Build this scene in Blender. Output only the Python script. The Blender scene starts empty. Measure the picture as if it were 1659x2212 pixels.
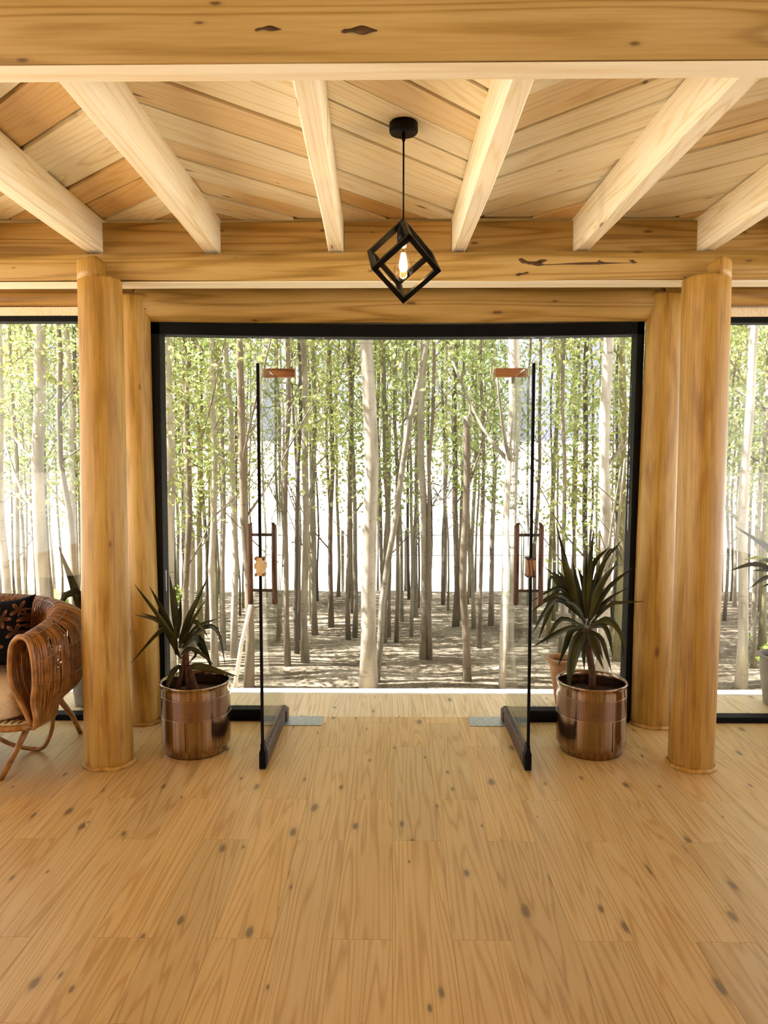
import bpy, bmesh, math, random
from mathutils import Vector, Matrix, Quaternion

scene = bpy.context.scene
C = scene.collection

# ------------------------------------------------------------------ camera, world, sun, exposure
CAM_H = 1.55
FOCAL_PX = 1533.0
cam_data = bpy.data.cameras.new('camera')
cam = bpy.data.objects.new('camera', cam_data)
C.objects.link(cam)
cam.location = (0, 0, CAM_H)
cam.rotation_euler = (math.radians(90 - 4.104), 0, math.radians(0.69))
cam_data.sensor_fit = 'VERTICAL'
cam_data.sensor_height = 36.0
cam_data.lens = 36.0 * FOCAL_PX / 2212.0
cam_data.clip_end = 3000
scene.camera = cam

world = bpy.data.worlds.new('sky')
scene.world = world
world.use_nodes = True
bg = world.node_tree.nodes['Background']
bg.inputs['Color'].default_value = (0.97, 0.98, 1.0, 1)
bg.inputs['Strength'].default_value = 1.0

sun_data = bpy.data.lights.new('sun', 'SUN')
sun_data.energy = 12.0
sun_data.angle = math.radians(0.6)
sun_data.color = (1.0, 0.98, 0.94)
sun = bpy.data.objects.new('sun', sun_data)
C.objects.link(sun)
sun.rotation_euler = Vector((0.60, 0.032, -0.80)).to_track_quat('-Z', 'Y').to_euler()

scene.view_settings.view_transform = 'Standard'
scene.view_settings.look = 'None'
scene.view_settings.gamma = 1.0
scene.view_settings.use_curve_mapping = False
scene.view_settings.exposure = 1.15
scene.cycles.use_denoising = True
scene.cycles.use_adaptive_sampling = True
scene.cycles.adaptive_threshold = 0.06
scene.cycles.adaptive_min_samples = 12
scene.cycles.max_bounces = 7
scene.cycles.diffuse_bounces = 4
scene.cycles.glossy_bounces = 4
scene.cycles.transmission_bounces = 8
scene.cycles.transparent_max_bounces = 24
scene.cycles.sample_clamp_indirect = 8.0


# ------------------------------------------------------------------ helpers
def lin(h):
    h = h.lstrip('#')
    out = []
    for i in (0, 2, 4):
        c = int(h[i:i + 2], 16) / 255.0
        out.append(c / 12.92 if c <= 0.04045 else ((c + 0.055) / 1.055) ** 2.4)
    return (out[0], out[1], out[2], 1.0)


class MB:
    """collects polygons; build() links them as ONE mesh object"""
    def __init__(self):
        self.v = []
        self.f = []
        self.s = []

    def add(self, verts, faces, smooth=False):
        o = len(self.v)
        self.v += [tuple(p) for p in verts]
        self.f += [tuple(i + o for i in f) for f in faces]
        self.s += [smooth] * len(faces)
        return self

    def box(self, x0, x1, y0, y1, z0, z1, b=0.0):
        if b <= 0:
            vs = [(x, y, z) for z in (z0, z1) for y in (y0, y1) for x in (x0, x1)]
            return self.add(vs, [(0, 2, 3, 1), (4, 5, 7, 6), (0, 1, 5, 4), (2, 6, 7, 3), (0, 4, 6, 2), (1, 3, 7, 5)])
        # a box whose twelve edges are cut at 45 degrees
        xs, ys, zs = (x0, x1), (y0, y1), (z0, z1)
        vs, idx = [], {}
        for i in (0, 1):
            for j in (0, 1):
                for k in (0, 1):
                    sx, sy, sz = (1 - 2 * i) * b, (1 - 2 * j) * b, (1 - 2 * k) * b
                    for a, p in enumerate(((xs[i], ys[j] + sy, zs[k] + sz), (xs[i] + sx, ys[j], zs[k] + sz), (xs[i] + sx, ys[j] + sy, zs[k]))):
                        idx[(i, j, k, a)] = len(vs)
                        vs.append(p)
        fs = []
        for i in (0, 1):
            fs.append([idx[(i, j, k, 0)] for j, k in ((0, 0), (1, 0), (1, 1), (0, 1))])
            fs.append([idx[(j, i, k, 1)] for j, k in ((0, 0), (1, 0), (1, 1), (0, 1))])
            fs.append([idx[(j, k, i, 2)] for j, k in ((0, 0), (1, 0), (1, 1), (0, 1))])
        for p in (0, 1):
            for q in (0, 1):
                fs.append([idx[(0, p, q, 1)], idx[(1, p, q, 1)], idx[(1, p, q, 2)], idx[(0, p, q, 2)]])
                fs.append([idx[(p, 0, q, 0)], idx[(p, 1, q, 0)], idx[(p, 1, q, 2)], idx[(p, 0, q, 2)]])
                fs.append([idx[(p, q, 0, 0)], idx[(p, q, 1, 0)], idx[(p, q, 1, 1)], idx[(p, q, 0, 1)]])
                for r in (0, 1):
                    fs.append([idx[(p, q, r, 0)], idx[(p, q, r, 1)], idx[(p, q, r, 2)]])
        return self.add(vs, fs)

    def loft(self, rings, cap=True, smooth=True, close=True):
        n = len(rings[0])
        vs = [p for r in rings for p in r]
        fs = []
        for i in range(len(rings) - 1):
            for j in range(n if close else n - 1):
                a, b2 = i * n + j, i * n + (j + 1) % n
                fs.append((a, b2, b2 + n, a + n))
        self.add(vs, fs, smooth)
        if cap:
            o = len(self.v) - len(vs)
            self.f += [tuple(o + i for i in reversed(range(n))), tuple(o + len(vs) - n + i for i in range(n))]
            self.s += [False, False]
        return self

    def tube(self, pts, r, n=8, cap=True, smooth=True):
        pts = [Vector(p) for p in pts]
        rs = r if isinstance(r, (list, tuple)) else [r] * len(pts)
        rings, up = [], None
        for i, p in enumerate(pts):
            t = (pts[min(i + 1, len(pts) - 1)] - pts[max(i - 1, 0)]).normalized()
            if up is None:
                up = Vector((0, 0, 1)) if abs(t.z) < 0.9 else Vector((1, 0, 0))
            a = (up - t * up.dot(t))
            a = a.normalized() if a.length > 1e-6 else t.orthogonal().normalized()
            up = a
            b2 = t.cross(a)
            rings.append([p + (a * math.cos(q) + b2 * math.sin(q)) * rs[i] for q in (2 * math.pi * k / n for k in range(n))])
        return self.loft(rings, cap, smooth)

    def lathe(self, prof, n=40, cx=0.0, cy=0.0, smooth=True, cap=False):
        rings = [[(cx + r * math.cos(2 * math.pi * k / n), cy + r * math.sin(2 * math.pi * k / n), z) for k in range(n)] for r, z in prof]
        return self.loft(rings, cap, smooth)

    def mesh(self, name):
        m = bpy.data.meshes.new(name)
        m.from_pydata(self.v, [], self.f)
        m.polygons.foreach_set('use_smooth', self.s)
        bm = bmesh.new()
        bm.from_mesh(m)
        bmesh.ops.recalc_face_normals(bm, faces=bm.faces)
        bm.to_mesh(m)
        bm.free()
        m.update()
        return m

    def build(self, name, mat, parent=None, loc=None, rot=None):
        return link(name, self.mesh(name), mat, parent, loc, rot)


def link(name, mesh, mat, parent=None, loc=None, rot=None):
    o = bpy.data.objects.new(name, mesh)
    if mat is not None and not mesh.materials:
        mesh.materials.append(mat)
    C.objects.link(o)
    if parent is not None:
        o.parent = parent
    if loc is not None:
        o.location = loc
    if rot is not None:
        o.rotation_euler = rot
    return o


def tag(o, label, cat, group=None, kind=None):
    o['label'] = label
    o['category'] = cat
    if group:
        o['group'] = group
    if kind:
        o['kind'] = kind
    return o


def empty(name, loc, label, cat, group=None, kind=None, rz=0.0):
    o = bpy.data.objects.new(name, None)
    C.objects.link(o)
    o.location = loc
    o.rotation_euler = (0, 0, rz)
    o.empty_display_size = 0.1
    return tag(o, label, cat, group, kind)


def smooth_path(pts, n):
    """Catmull-Rom through the points, n samples"""
    P = [Vector(p) for p in pts]
    P = [P[0] * 2 - P[1]] + P + [P[-1] * 2 - P[-2]]
    segs = len(P) - 3
    out = []
    for i in range(n):
        u = i / (n - 1) * segs
        k = min(int(u), segs - 1)
        t = u - k
        a, b, c, d = P[k:k + 4]
        out.append(0.5 * ((2 * b) + (c - a) * t + (2 * a - 5 * b + 4 * c - d) * t * t + (3 * b - a - 3 * c + d) * t ** 3))
    return out


# ------------------------------------------------------------------ materials
class NT:
    def __init__(self, name):
        self.m = bpy.data.materials.new(name)
        self.m.use_nodes = True
        self.t = self.m.node_tree
        self.p = self.t.nodes['Principled BSDF']
        self.out = self.t.nodes['Material Output']

    def n(self, kind, **kw):
        nd = self.t.nodes.new('ShaderNode' + kind)
        for k, v in kw.items():
            if k.startswith('i_'):
                nd.inputs[k[2:].replace('_', ' ')].default_value = v
            else:
                setattr(nd, k, v)
        return nd

    def l(self, a, b):
        self.t.links.new(a, b)

    def math(self, op, a, b=None, clamp=False):
        nd = self.n('Math', operation=op, use_clamp=clamp)
        for i, x in enumerate((a, b)):
            if x is None:
                continue
            if isinstance(x, (int, float)):
                nd.inputs[i].default_value = x
            else:
                self.l(x, nd.inputs[i])
        return nd.outputs[0]

    def vmul(self, v, s):
        nd = self.n('VectorMath', operation='MULTIPLY')
        self.l(v, nd.inputs[0])
        nd.inputs[1].default_value = s
        return nd.outputs[0]

    def ramp(self, fac, stops):
        nd = self.n('ValToRGB')
        e = nd.color_ramp.elements
        while len(e) < len(stops):
            e.new(0.5)
        for el, (p, c) in zip(e, stops):
            el.position = p
            el.color = c if not isinstance(c, str) else lin(c)
        self.l(fac, nd.inputs[0])
        return nd.outputs[0]

    def mix(self, fac, a, b, blend='MIX'):
        nd = self.n('Mix', data_type='RGBA', blend_type=blend)
        for i, x in ((0, fac), (6, a), (7, b)):
            if isinstance(x, (int, float)):
                nd.inputs[i].default_value = x
            elif isinstance(x, tuple):
                nd.inputs[i].default_value = x
            elif isinstance(x, str):
                nd.inputs[i].default_value = lin(x)
            else:
                self.l(x, nd.inputs[i])
        return nd.outputs[2]

    def coords(self):
        """object coordinates shifted by a random amount for each object"""
        tc = self.n('TexCoord')
        oi = self.n('ObjectInfo')
        cb = self.n('CombineXYZ')
        for i, s in enumerate((53.0, 17.0, 29.0)):
            self.l(self.math('MULTIPLY', oi.outputs['Random'], s), cb.inputs[i])
        ad = self.n('VectorMath', operation='ADD')
        self.l(tc.outputs['Object'], ad.inputs[0])
        self.l(cb.outputs[0], ad.inputs[1])
        return ad.outputs[0], oi.outputs['Color']

    def bump(self, h, strength, dist=0.005):
        b = self.n('Bump')
        b.inputs['Strength'].default_value = strength
        b.inputs['Distance'].default_value = dist
        self.l(h, b.inputs['Height'])
        self.l(b.outputs[0], self.p.inputs['Normal'])


def wood(name, axis, bands, dark, mid, light, ring=9.0, along=0.1, rough=0.5, knot=(4.5, 2.4), knot_r=0.07, knot_col='#4a3018', spec=0.4,
         weights=(0.42, 0.3, 0.28), bump=0, distort=7.0, patch=None):
    N = NT(name)
    v, tint = N.coords()
    ai = 'XYZ'.index(axis)

    def sc(cross, lng):
        s = [cross] * 3
        s[ai] = lng
        return N.vmul(v, tuple(s))
    ring_n = N.n('TexNoise')
    ring_n.inputs['Scale'].default_value = 1.0
    ring_n.inputs['Detail'].default_value = 1.6
    ring_n.inputs['Roughness'].default_value = 0.45
    N.l(sc(ring * 0.55, along * 6.0), ring_n.inputs['Vector'])
    wave = N.math('MULTIPLY', N.math('ADD', N.math('SINE', N.math('MULTIPLY', ring_n.outputs['Fac'], distort * 10.0)), 1.0), 0.5)
    wave = N.math('SUBTRACT', 1.0, N.math('POWER', wave, 3.0))
    fib = N.n('TexNoise')
    fib.inputs['Scale'].default_value = 1.0
    fib.inputs['Detail'].default_value = 4.0
    N.l(sc(130.0, 4.0), fib.inputs['Vector'])
    big = N.n('TexNoise')
    big.inputs['Scale'].default_value = 1.0
    big.inputs['Detail'].default_value = 3.0
    N.l(sc(6.0, 0.9), big.inputs['Vector'])
    fac = N.math('ADD', N.math('ADD', N.math('MULTIPLY', wave, weights[0]), N.math('MULTIPLY', fib.outputs['Fac'], weights[1])),
                 N.math('MULTIPLY', big.outputs['Fac'], weights[2]))
    col = N.ramp(fac, [(0.22, dark), (0.5, mid), (0.78, light)])
    if patch:
        pn = N.n('TexNoise')
        pn.inputs['Scale'].default_value = 1.0
        pn.inputs['Detail'].default_value = 5.0
        N.l(sc(24.0, 3.2), pn.inputs['Vector'])
        col = N.mix(N.ramp(pn.outputs['Fac'], [(0.50, '#000000'), (0.70, '#e0e0e0')]), col, patch)
    col = N.mix(1.0, col, tint, 'MULTIPLY')
    if knot:
        flat = axis in 'XY'
        vo = N.n('TexVoronoi', feature='F1', voronoi_dimensions='2D' if flat else '3D')
        vo.inputs['Scale'].default_value = 1.0
        nz = N.n('TexNoise')
        nz.inputs['Scale'].default_value = 22.0
        N.l(v, nz.inputs['Vector'])
        s = [knot[0]] * 3
        s[ai] = knot[1]
        kv = N.vmul(v, tuple(s))
        if flat and bands == 'Z':
            sp = N.n('SeparateXYZ')
            N.l(kv, sp.inputs[0])
            cb = N.n('CombineXYZ')
            N.l(sp.outputs[0], cb.inputs[0])
            N.l(sp.outputs[2], cb.inputs[1])
            kv = cb.outputs[0]
        N.l(kv, vo.inputs['Vector'])
        sc2 = N.n('SeparateColor')
        N.l(vo.outputs['Color'], sc2.inputs[0])
        dist = N.math('DIVIDE', vo.outputs['Distance'], N.math('ADD', N.math('MULTIPLY', sc2.outputs[0], 1.0), 0.35))
        d = N.math('ADD', dist, N.math('MULTIPLY', N.math('SUBTRACT', nz.outputs['Fac'], 0.5), knot_r * 0.9))
        core = N.ramp(d, [(knot_r * 0.45, '#ffffff'), (knot_r, '#707070'), (knot_r * 1.9, '#000000')])
        col = N.mix(N.math('MULTIPLY', core, 0.8), col, knot_col)
    N.l(col, N.p.inputs['Base Color'])
    N.l(N.math('ADD', N.math('MULTIPLY', fac, 0.2), rough - 0.1), N.p.inputs['Roughness'])
    N.p.inputs['Specular IOR Level'].default_value = spec
    if bump:
        N.bump(fac, bump)
    return N.m


def plain(name, col, rough=0.5, metal=0.0, noise=None, spec=0.5, bump=0.0):
    N = NT(name)
    N.p.inputs['Roughness'].default_value = rough
    N.p.inputs['Metallic'].default_value = metal
    N.p.inputs['Specular IOR Level'].default_value = spec
    v, tint = N.coords()
    nz = N.n('TexNoise')
    nz.inputs['Scale'].default_value = noise[0] if noise else 14.0
    nz.inputs['Detail'].default_value = 5.0
    N.l(v, nz.inputs['Vector'])
    c2 = noise[1] if noise else col
    c = N.ramp(nz.outputs['Fac'], [(0.35, c2), (0.65, col)])
    N.l(N.mix(1.0, c, tint, 'MULTIPLY'), N.p.inputs['Base Color'])
    if bump:
        N.bump(nz.outputs['Fac'], bump, 0.01)
    return N.m


def glass_mat(name, tint):
    """clear sheet: light passes straight, reflection grows towards grazing angles"""
    N = NT(name)
    N.t.nodes.remove(N.p)
    lw = N.n('LayerWeight')
    lw.inputs['Blend'].default_value = 0.5
    f5 = N.math('POWER', lw.outputs['Facing'], 5.0)
    fr = N.math('ADD', N.math('MULTIPLY', f5, 0.7), 0.03)
    tr = N.n('BsdfTransparent')
    tr.inputs['Color'].default_value = tint
    gl = N.n('BsdfGlossy')
    gl.inputs['Roughness'].default_value = 0.0
    mx = N.n('MixShader')
    N.l(fr, mx.inputs[0])
    N.l(tr.outputs[0], mx.inputs[1])
    N.l(gl.outputs[0], mx.inputs[2])
    N.l(mx.outputs[0], N.out.inputs['Surface'])
    return N.m


def leaf_mat(name, c1, c2, trans=0.4, rough=0.45):
    N = NT(name)
    v, tint = N.coords()
    nz = N.n('TexNoise')
    nz.inputs['Scale'].default_value = 6.0
    N.l(v, nz.inputs['Vector'])
    col = N.mix(1.0, N.ramp(nz.outputs['Fac'], [(0.35, c1), (0.65, c2)]), tint, 'MULTIPLY')
    N.l(col, N.p.inputs['Base Color'])
    N.p.inputs['Roughness'].default_value = rough
    tl = N.n('BsdfTranslucent')
    N.l(col, tl.inputs['Color'])
    mx = N.n('MixShader')
    mx.inputs[0].default_value = trans
    N.l(N.p.outputs[0], mx.inputs[1])
    N.l(tl.outputs[0], mx.inputs[2])
    N.l(mx.outputs[0], N.out.inputs['Surface'])
    return N.m


M = {}
M['floor'] = wood('pine floor', 'Y', 'X', '#ae8a58', '#c3a26c', '#d2b888', ring=20.0, along=0.085, rough=0.34, knot=(5.0, 2.0), knot_r=0.07, knot_col='#665038', spec=0.5, weights=(0.30, 0.36, 0.34), distort=9.0, bump=0)
M['ceiling'] = wood('ceiling board', 'X', 'Y', '#dfc594', '#f7ecd0', '#fef8ea', ring=14.0, along=0.08, rough=0.55, knot=(5.0, 1.1), knot_r=0.035, knot_col='#5a3a20', weights=(0.2, 0.42, 0.38), distort=8.0, bump=0)
M['rafter'] = wood('rafter wood', 'Y', 'X', '#e0c898', '#f7edd2', '#fef8ec', ring=16.0, along=0.06, rough=0.55, knot=(6.0, 0.9), knot_r=0.035, knot_col='#7b5836', weights=(0.2, 0.42, 0.38), distort=8.0, bump=0)
M['beam'] = wood('beam wood', 'X', 'Z', '#785826', '#a98848', '#c4a66c', ring=11.0, along=0.06, rough=0.5, knot=(6.0, 1.8), knot_r=0.05, knot_col='#54351a', weights=(0.22, 0.34, 0.44), distort=8.0, bump=0)
M['log'] = wood('peeled log', 'Z', 'X', '#74501c', '#b08a40', '#d2b474', ring=14.0, along=0.05, rough=0.42, knot=(7.5, 2.8), knot_r=0.10, knot_col='#6b4418', weights=(0.06, 0.34, 0.60), patch=lin('#8a6024'), distort=7.0, bump=0)
M['painted_lit'] = wood('planed pale wood', 'X', 'Y', '#e2c898', '#f3e6c8', '#fbf6e8', ring=14.0, along=0.06, rough=0.5, knot=None, weights=(0.16, 0.36, 0.48), distort=4.0, bump=0)  # pale tone stands in for light on the beam undersides
M['knotwood'] = plain('knot wood', lin('#5f3f20'), 0.6, noise=(60.0, lin('#3f2712')))
M['darkwood'] = wood('dark stained wood', 'Z', 'X', '#2e1f18', '#46322a', '#5a443a', ring=10, along=0.1, rough=0.5, knot=None)
M['redwood'] = wood('red brown wood', 'X', 'Z', '#5c3418', '#8a5630', '#a87446', ring=14, along=0.1, rough=0.45, knot=None)
M['handlewood'] = wood('handle wood', 'Z', 'X', '#3c2417', '#583826', '#745240', ring=12, along=0.1, rough=0.4, knot=None)
M['palewood'] = wood('pale carved wood', 'Z', 'X', '#a07a4a', '#c9a873', '#e0c79b', ring=16, along=0.2, rough=0.5, knot=None)
M['lockwood'] = wood('brown lock wood', 'Z', 'X', '#3a2012', '#74492a', '#b08a5c', ring=20, along=0.5, rough=0.5, knot=None)
M['black'] = plain('black frame', lin('#0b0908'), 0.6, noise=(30.0, lin('#070505')), spec=0.15)
M['blackmetal'] = plain('black lamp metal', lin('#080606'), 0.45, noise=(40.0, lin('#0b0908')), spec=0.15)
M['glass'] = glass_mat('clear glass', (0.985, 0.99, 0.985, 1))
M['doorglass'] = glass_mat('door glass', (0.95, 0.97, 0.95, 1))
M['bulbglass'] = glass_mat('bulb glass', (1.0, 0.93, 0.8, 1))
M['white'] = plain('white kerb', lin('#f3efe6'), 0.7, noise=(8.0, lin('#e6e0d4')))
M['plate'] = plain('brushed floor plate', lin('#b9bcbd'), 0.35, 0.6, noise=(60.0, lin('#9fa3a6')))
M['steel'] = None
M['soil'] = plain('potting soil', lin('#2a1a10'), 0.95, noise=(40.0, lin('#4a3220')), bump=0.6)
M['yucca'] = leaf_mat('yucca leaf', lin('#2d3112'), lin('#4b4d22'), 0.22, 0.38)
M['stem'] = plain('plant stem', lin('#5d3a22'), 0.8, noise=(40.0, lin('#3c2716')), bump=0.5)
M['rattan'] = plain('rattan cane', lin('#ad7a40'), 0.35, noise=(25.0, lin('#82541f')))
M['rattanweave'] = plain('rattan strands', lin('#a87034'), 0.28, noise=(18.0, lin('#6f4518')))
M['cream'] = plain('cream fabric', lin('#e6d3b6'), 0.9, noise=(60.0, lin('#d8c3a4')), bump=0.1)
M['leaf'] = leaf_mat('tree leaf', lin('#8a9658'), lin('#b8bf86'), 0.55, 0.5)
M['bushleaf'] = leaf_mat('bush leaf', lin('#7f9a3c'), lin('#b8c768'), 0.45, 0.5)
M['greypot'] = plain('grey planter', lin('#8a8478'), 0.8, noise=(10.0, lin('#7a7468')))
M['tanpot'] = plain('tan planter', lin('#b98d62'), 0.75, noise=(12.0, lin('#a0754a')))
M['fencewood'] = plain('weathered fence wood', lin('#9a8a74'), 0.9, noise=(20.0, lin('#7d6e5a')))
M['wire'] = plain('fence wire', lin('#8a857c'), 0.5, 0.5)
M['hill'] = plain('haze coloured hillside', lin('#70727f'), 1.0, noise=(0.02, lin('#62656f')), spec=0.0)  # aerial haze put into the bluish base colour
M['sand'] = plain('pale river sand', lin('#e9e4da'), 1.0, noise=(0.3, lin('#dcd5c8')), spec=0.0)
M['peeled'] = plain('peeled pole', lin('#e6ddcc'), 0.7, noise=(10.0, lin('#d2c6b0')))


def steel_mat():
    N = NT('brushed drum steel')
    v, tint = N.coords()
    nz = N.n('TexNoise')
    nz.inputs['Scale'].default_value = 1.0
    nz.inputs['Detail'].default_value = 3.0
    N.l(N.vmul(v, (60.0, 60.0, 1.0)), nz.inputs['Vector'])
    N.l(N.ramp(nz.outputs['Fac'], [(0.35, '#8c7664'), (0.65, '#b39c86')]), N.p.inputs['Base Color'])
    N.p.inputs['Metallic'].default_value = 1.0
    N.p.inputs['Roughness'].default_value = 0.16
    return N.m


def perforated_mat():
    N = NT('perforated drum steel')
    tc = N.n('TexCoord')
    sp = N.n('SeparateXYZ')
    N.l(tc.outputs['Object'], sp.inputs[0])
    ang = N.math('ARCTAN2', sp.outputs[1], sp.outputs[0])
    u = N.math('FRACT', N.math('MULTIPLY', ang, 130 / (2 * math.pi)))
    w = N.math('FRACT', N.math('MULTIPLY', sp.outputs[2], 1 / 0.0088))
    du = N.math('SUBTRACT', u, 0.5)
    dw = N.math('SUBTRACT', w, 0.5)
    d = N.math('SQRT', N.math('ADD', N.math('MULTIPLY', du, du), N.math('MULTIPLY', dw, dw)))
    hole = N.math('LESS_THAN', d, 0.3)
    N.l(N.mix(hole, '#a98d7e', '#241812'), N.p.inputs['Base Color'])
    N.l(N.math('SUBTRACT', 1.0, hole), N.p.inputs['Metallic'])
    N.p.inputs['Roughness'].default_value = 0.2
    return N.m


def bark_mat():
    N = NT('smooth bark')
    v, tint = N.coords()
    a = N.n('TexNoise')
    a.inputs['Scale'].default_value = 1.0
    a.inputs['Detail'].default_value = 4.0
    N.l(N.vmul(v, (9.0, 9.0, 46.0)), a.inputs['Vector'])
    b = N.n('TexNoise')
    b.inputs['Scale'].default_value = 1.0
    b.inputs['Detail'].default_value = 3.0
    N.l(N.vmul(v, (14.0, 14.0, 3.0)), b.inputs['Vector'])
    base = N.ramp(b.outputs['Fac'], [(0.3, '#aea798'), (0.7, '#e9e4d8')])
    mark = N.ramp(a.outputs['Fac'], [(0.62, '#000000'), (0.72, '#ffffff')])
    col = N.mix(N.math('MULTIPLY', mark, 0.55), base, '#5a5148')
    N.l(N.mix(1.0, col, tint, 'MULTIPLY'), N.p.inputs['Base Color'])
    N.p.inputs['Roughness'].default_value = 0.85
    return N.m


def ground_mat():
    N = NT('forest soil')
    tc = N.n('TexCoord')
    a = N.n('TexNoise')
    a.inputs['Scale'].default_value = 2.2
    a.inputs['Detail'].default_value = 8.0
    a.inputs['Roughness'].default_value = 0.7
    N.l(tc.outputs['Object'], a.inputs['Vector'])
    b = N.n('TexNoise')
    b.inputs['Scale'].default_value = 38.0
    b.inputs['Detail'].default_value = 4.0
    N.l(tc.outputs['Object'], b.inputs['Vector'])
    f = N.math('ADD', N.math('MULTIPLY', a.outputs['Fac'], 0.6), N.math('MULTIPLY', b.outputs['Fac'], 0.4))
    N.l(N.ramp(f, [(0.36, '#4e4438'), (0.5, '#7c705f'), (0.64, '#a89e8c')]), N.p.inputs['Base Color'])
    N.p.inputs['Roughness'].default_value = 1.0
    N.p.inputs['Specular IOR Level'].default_value = 0.1
    N.bump(f, 0.5, 0.05)
    return N.m


def pillow_mat():
    """black cloth printed with five-petalled rust flowers"""
    N = NT('black flower print')
    tc = N.n('TexCoord')
    sp = N.n('SeparateXYZ')
    N.l(tc.outputs['Object'], sp.inputs[0])
    cb = N.n('CombineXYZ')
    N.l(sp.outputs[0], cb.inputs[0])
    N.l(sp.outputs[2], cb.inputs[1])
    vo = N.n('TexVoronoi', voronoi_dimensions='2D', feature='F1')
    vo.inputs['Scale'].default_value = 9.5
    N.l(cb.outputs[0], vo.inputs['Vector'])
    df = N.n('VectorMath', operation='SUBTRACT')
    N.l(cb.outputs[0], df.inputs[0])
    N.l(vo.outputs['Position'], df.inputs[1])
    s2 = N.n('SeparateXYZ')
    N.l(df.outputs[0], s2.inputs[0])
    ang = N.math('ARCTAN2', s2.outputs[1], s2.outputs[0])
    pet = N.math('ABSOLUTE', N.math('COSINE', N.math('MULTIPLY', ang, 2.5)))
    rad = N.math('MULTIPLY', N.math('POWER', pet, 1.6), 0.052)
    ln = N.n('VectorMath', operation='LENGTH')
    N.l(df.outputs[0], ln.inputs[0])
    inside = N.math('LESS_THAN', ln.outputs['Value'], rad)
    rim = N.math('LESS_THAN', ln.outputs['Value'], N.math('MULTIPLY', rad, 0.72))
    line = N.math('SUBTRACT', inside, N.math('MULTIPLY', rim, 0.7))
    N.l(N.mix(N.math('MULTIPLY', line, 0.75), '#080606', '#84553a'), N.p.inputs['Base Color'])
    N.p.inputs['Roughness'].default_value = 0.9
    N.p.inputs['Specular IOR Level'].default_value = 0.1
    return N.m


M['steel'] = steel_mat()
M['perforated'] = perforated_mat()
M['bark'] = bark_mat()
M['ground'] = ground_mat()
M['pillow'] = pillow_mat()

# glowing filament
_f = NT('glowing filament')
_f.p.inputs['Base Color'].default_value = (1, 0.7, 0.3, 1)
_f.p.inputs['Emission Color'].default_value = (1.0, 0.62, 0.22, 1)
_f.p.inputs['Emission Strength'].default_value = 14.0
M['filament'] = _f.m

# ------------------------------------------------------------------ the setting: floor
PW, PL = 0.196, 0.957
floor = MB().box(-6, 6, -5, 4.63, -0.14, -0.006).build('floor', M['floor'])
tag(floor, 'honey pine plank floor with dark knots running out to the white kerb', 'floor', kind='structure')
rnd = random.Random(11)
plank_meshes = {}


def plank_mesh(L):
    k = round(L, 3)
    if k not in plank_meshes:
        plank_meshes[k] = MB().box(-PW / 2 + 0.0003, PW / 2 - 0.0003, -k / 2 + 0.0003, k / 2 - 0.0003, -0.008, 0.0, 0.0006).mesh('plank')
    return plank_meshes[k]


for ci in range(-18, 18):
    y_end = (2.199 if ci % 2 else 2.802) - 3 * PL
    while y_end < 4.63:
        a, b = max(y_end, 0.25), min(y_end + PL, 4.63)
        y_end += PL
        if b - a < 0.03:
            continue
        if a < 4.21 < b:      # the boards are cut at the glass line
            cuts = [(a, 4.21), (4.21, b)]
        else:
            cuts = [(a, b)]
        t = rnd.uniform(0.92, 1.06)
        w = rnd.uniform(-0.02, 0.05)
        for a, b in cuts:
            o = link('plank', plank_mesh(b - a), M['floor'], floor, (0.001 + (ci + 0.5) * PW, (a + b) / 2, 0.0))
            o.color = (t * (1 + w), t, t * (1 - w * 2.2), 1)
            if a >= 4.2:      # paler tint beyond the glass line
                o.color = (t * 1.2, t * 1.36, t * 1.8, 1)

wall = MB().box(-6, 6, -5.1, -5.0, -0.14, 2.96).build('wall_back_added', M['beam'])  # unseen wall added to cut light from behind and reflections in the panes
tag(wall, 'added plain wooden back wall behind the viewer, screening light and reflections', 'wall', kind='structure')
kerb = MB().box(-6, 6, 4.63, 4.74, -0.4, 0.004, 0.006).build('kerb', M['white'])
tag(kerb, 'white concrete kerb edging the floor in front of the grove', 'kerb', kind='structure')

# ------------------------------------------------------------------ the setting: ceiling boards, rafters, beams
SL = 0.0254


def ceil_z(y):
    return 2.78 - SL * (y - 3.6)


ceiling = MB().box(-6, 6, -5, 4.55, 2.865, 2.96).build('ceiling', M['beam'])
ceiling['kind'] = 'structure'
tag(ceiling, 'pale wooden board ceiling laid in herringbone bays between rafters', 'ceiling', kind='structure')
soffit = MB().box(-6, 6, 3.74, 4.55, 2.79, 2.863, 0.004).build('trim_1', M['beam'])
tag(soffit, 'wooden eaves board above the glass front behind the log beam', 'eaves board', kind='structure')

RX = [(-2.15, -2.16), (-1.517, -1.53), (-0.916, -0.926), (-0.286, -0.254), (0.336, 0.371), (0.95, 1.016), (1.575, 1.66), (2.2, 2.3)]   # x at y=3.6 and y=2.16


def clip_poly(poly, a, b, c):
    """keep the side a*x+b*y<=c"""
    out = []
    for i in range(len(poly)):
        p, q = poly[i], poly[(i + 1) % len(poly)]
        dp, dq = a * p[0] + b * p[1] - c, a * q[0] + b * q[1] - c
        if dp <= 0:
            out.append(p)
        if (dp < 0 < dq) or (dq < 0 < dp):
            t = dp / (dp - dq)
            out.append((p[0] + t * (q[0] - p[0]), p[1] + t * (q[1] - p[1])))
    return out


def rx(i, y):
    a, b = RX[i]
    return a + (b - a) * (3.6 - y) / 1.44


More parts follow.
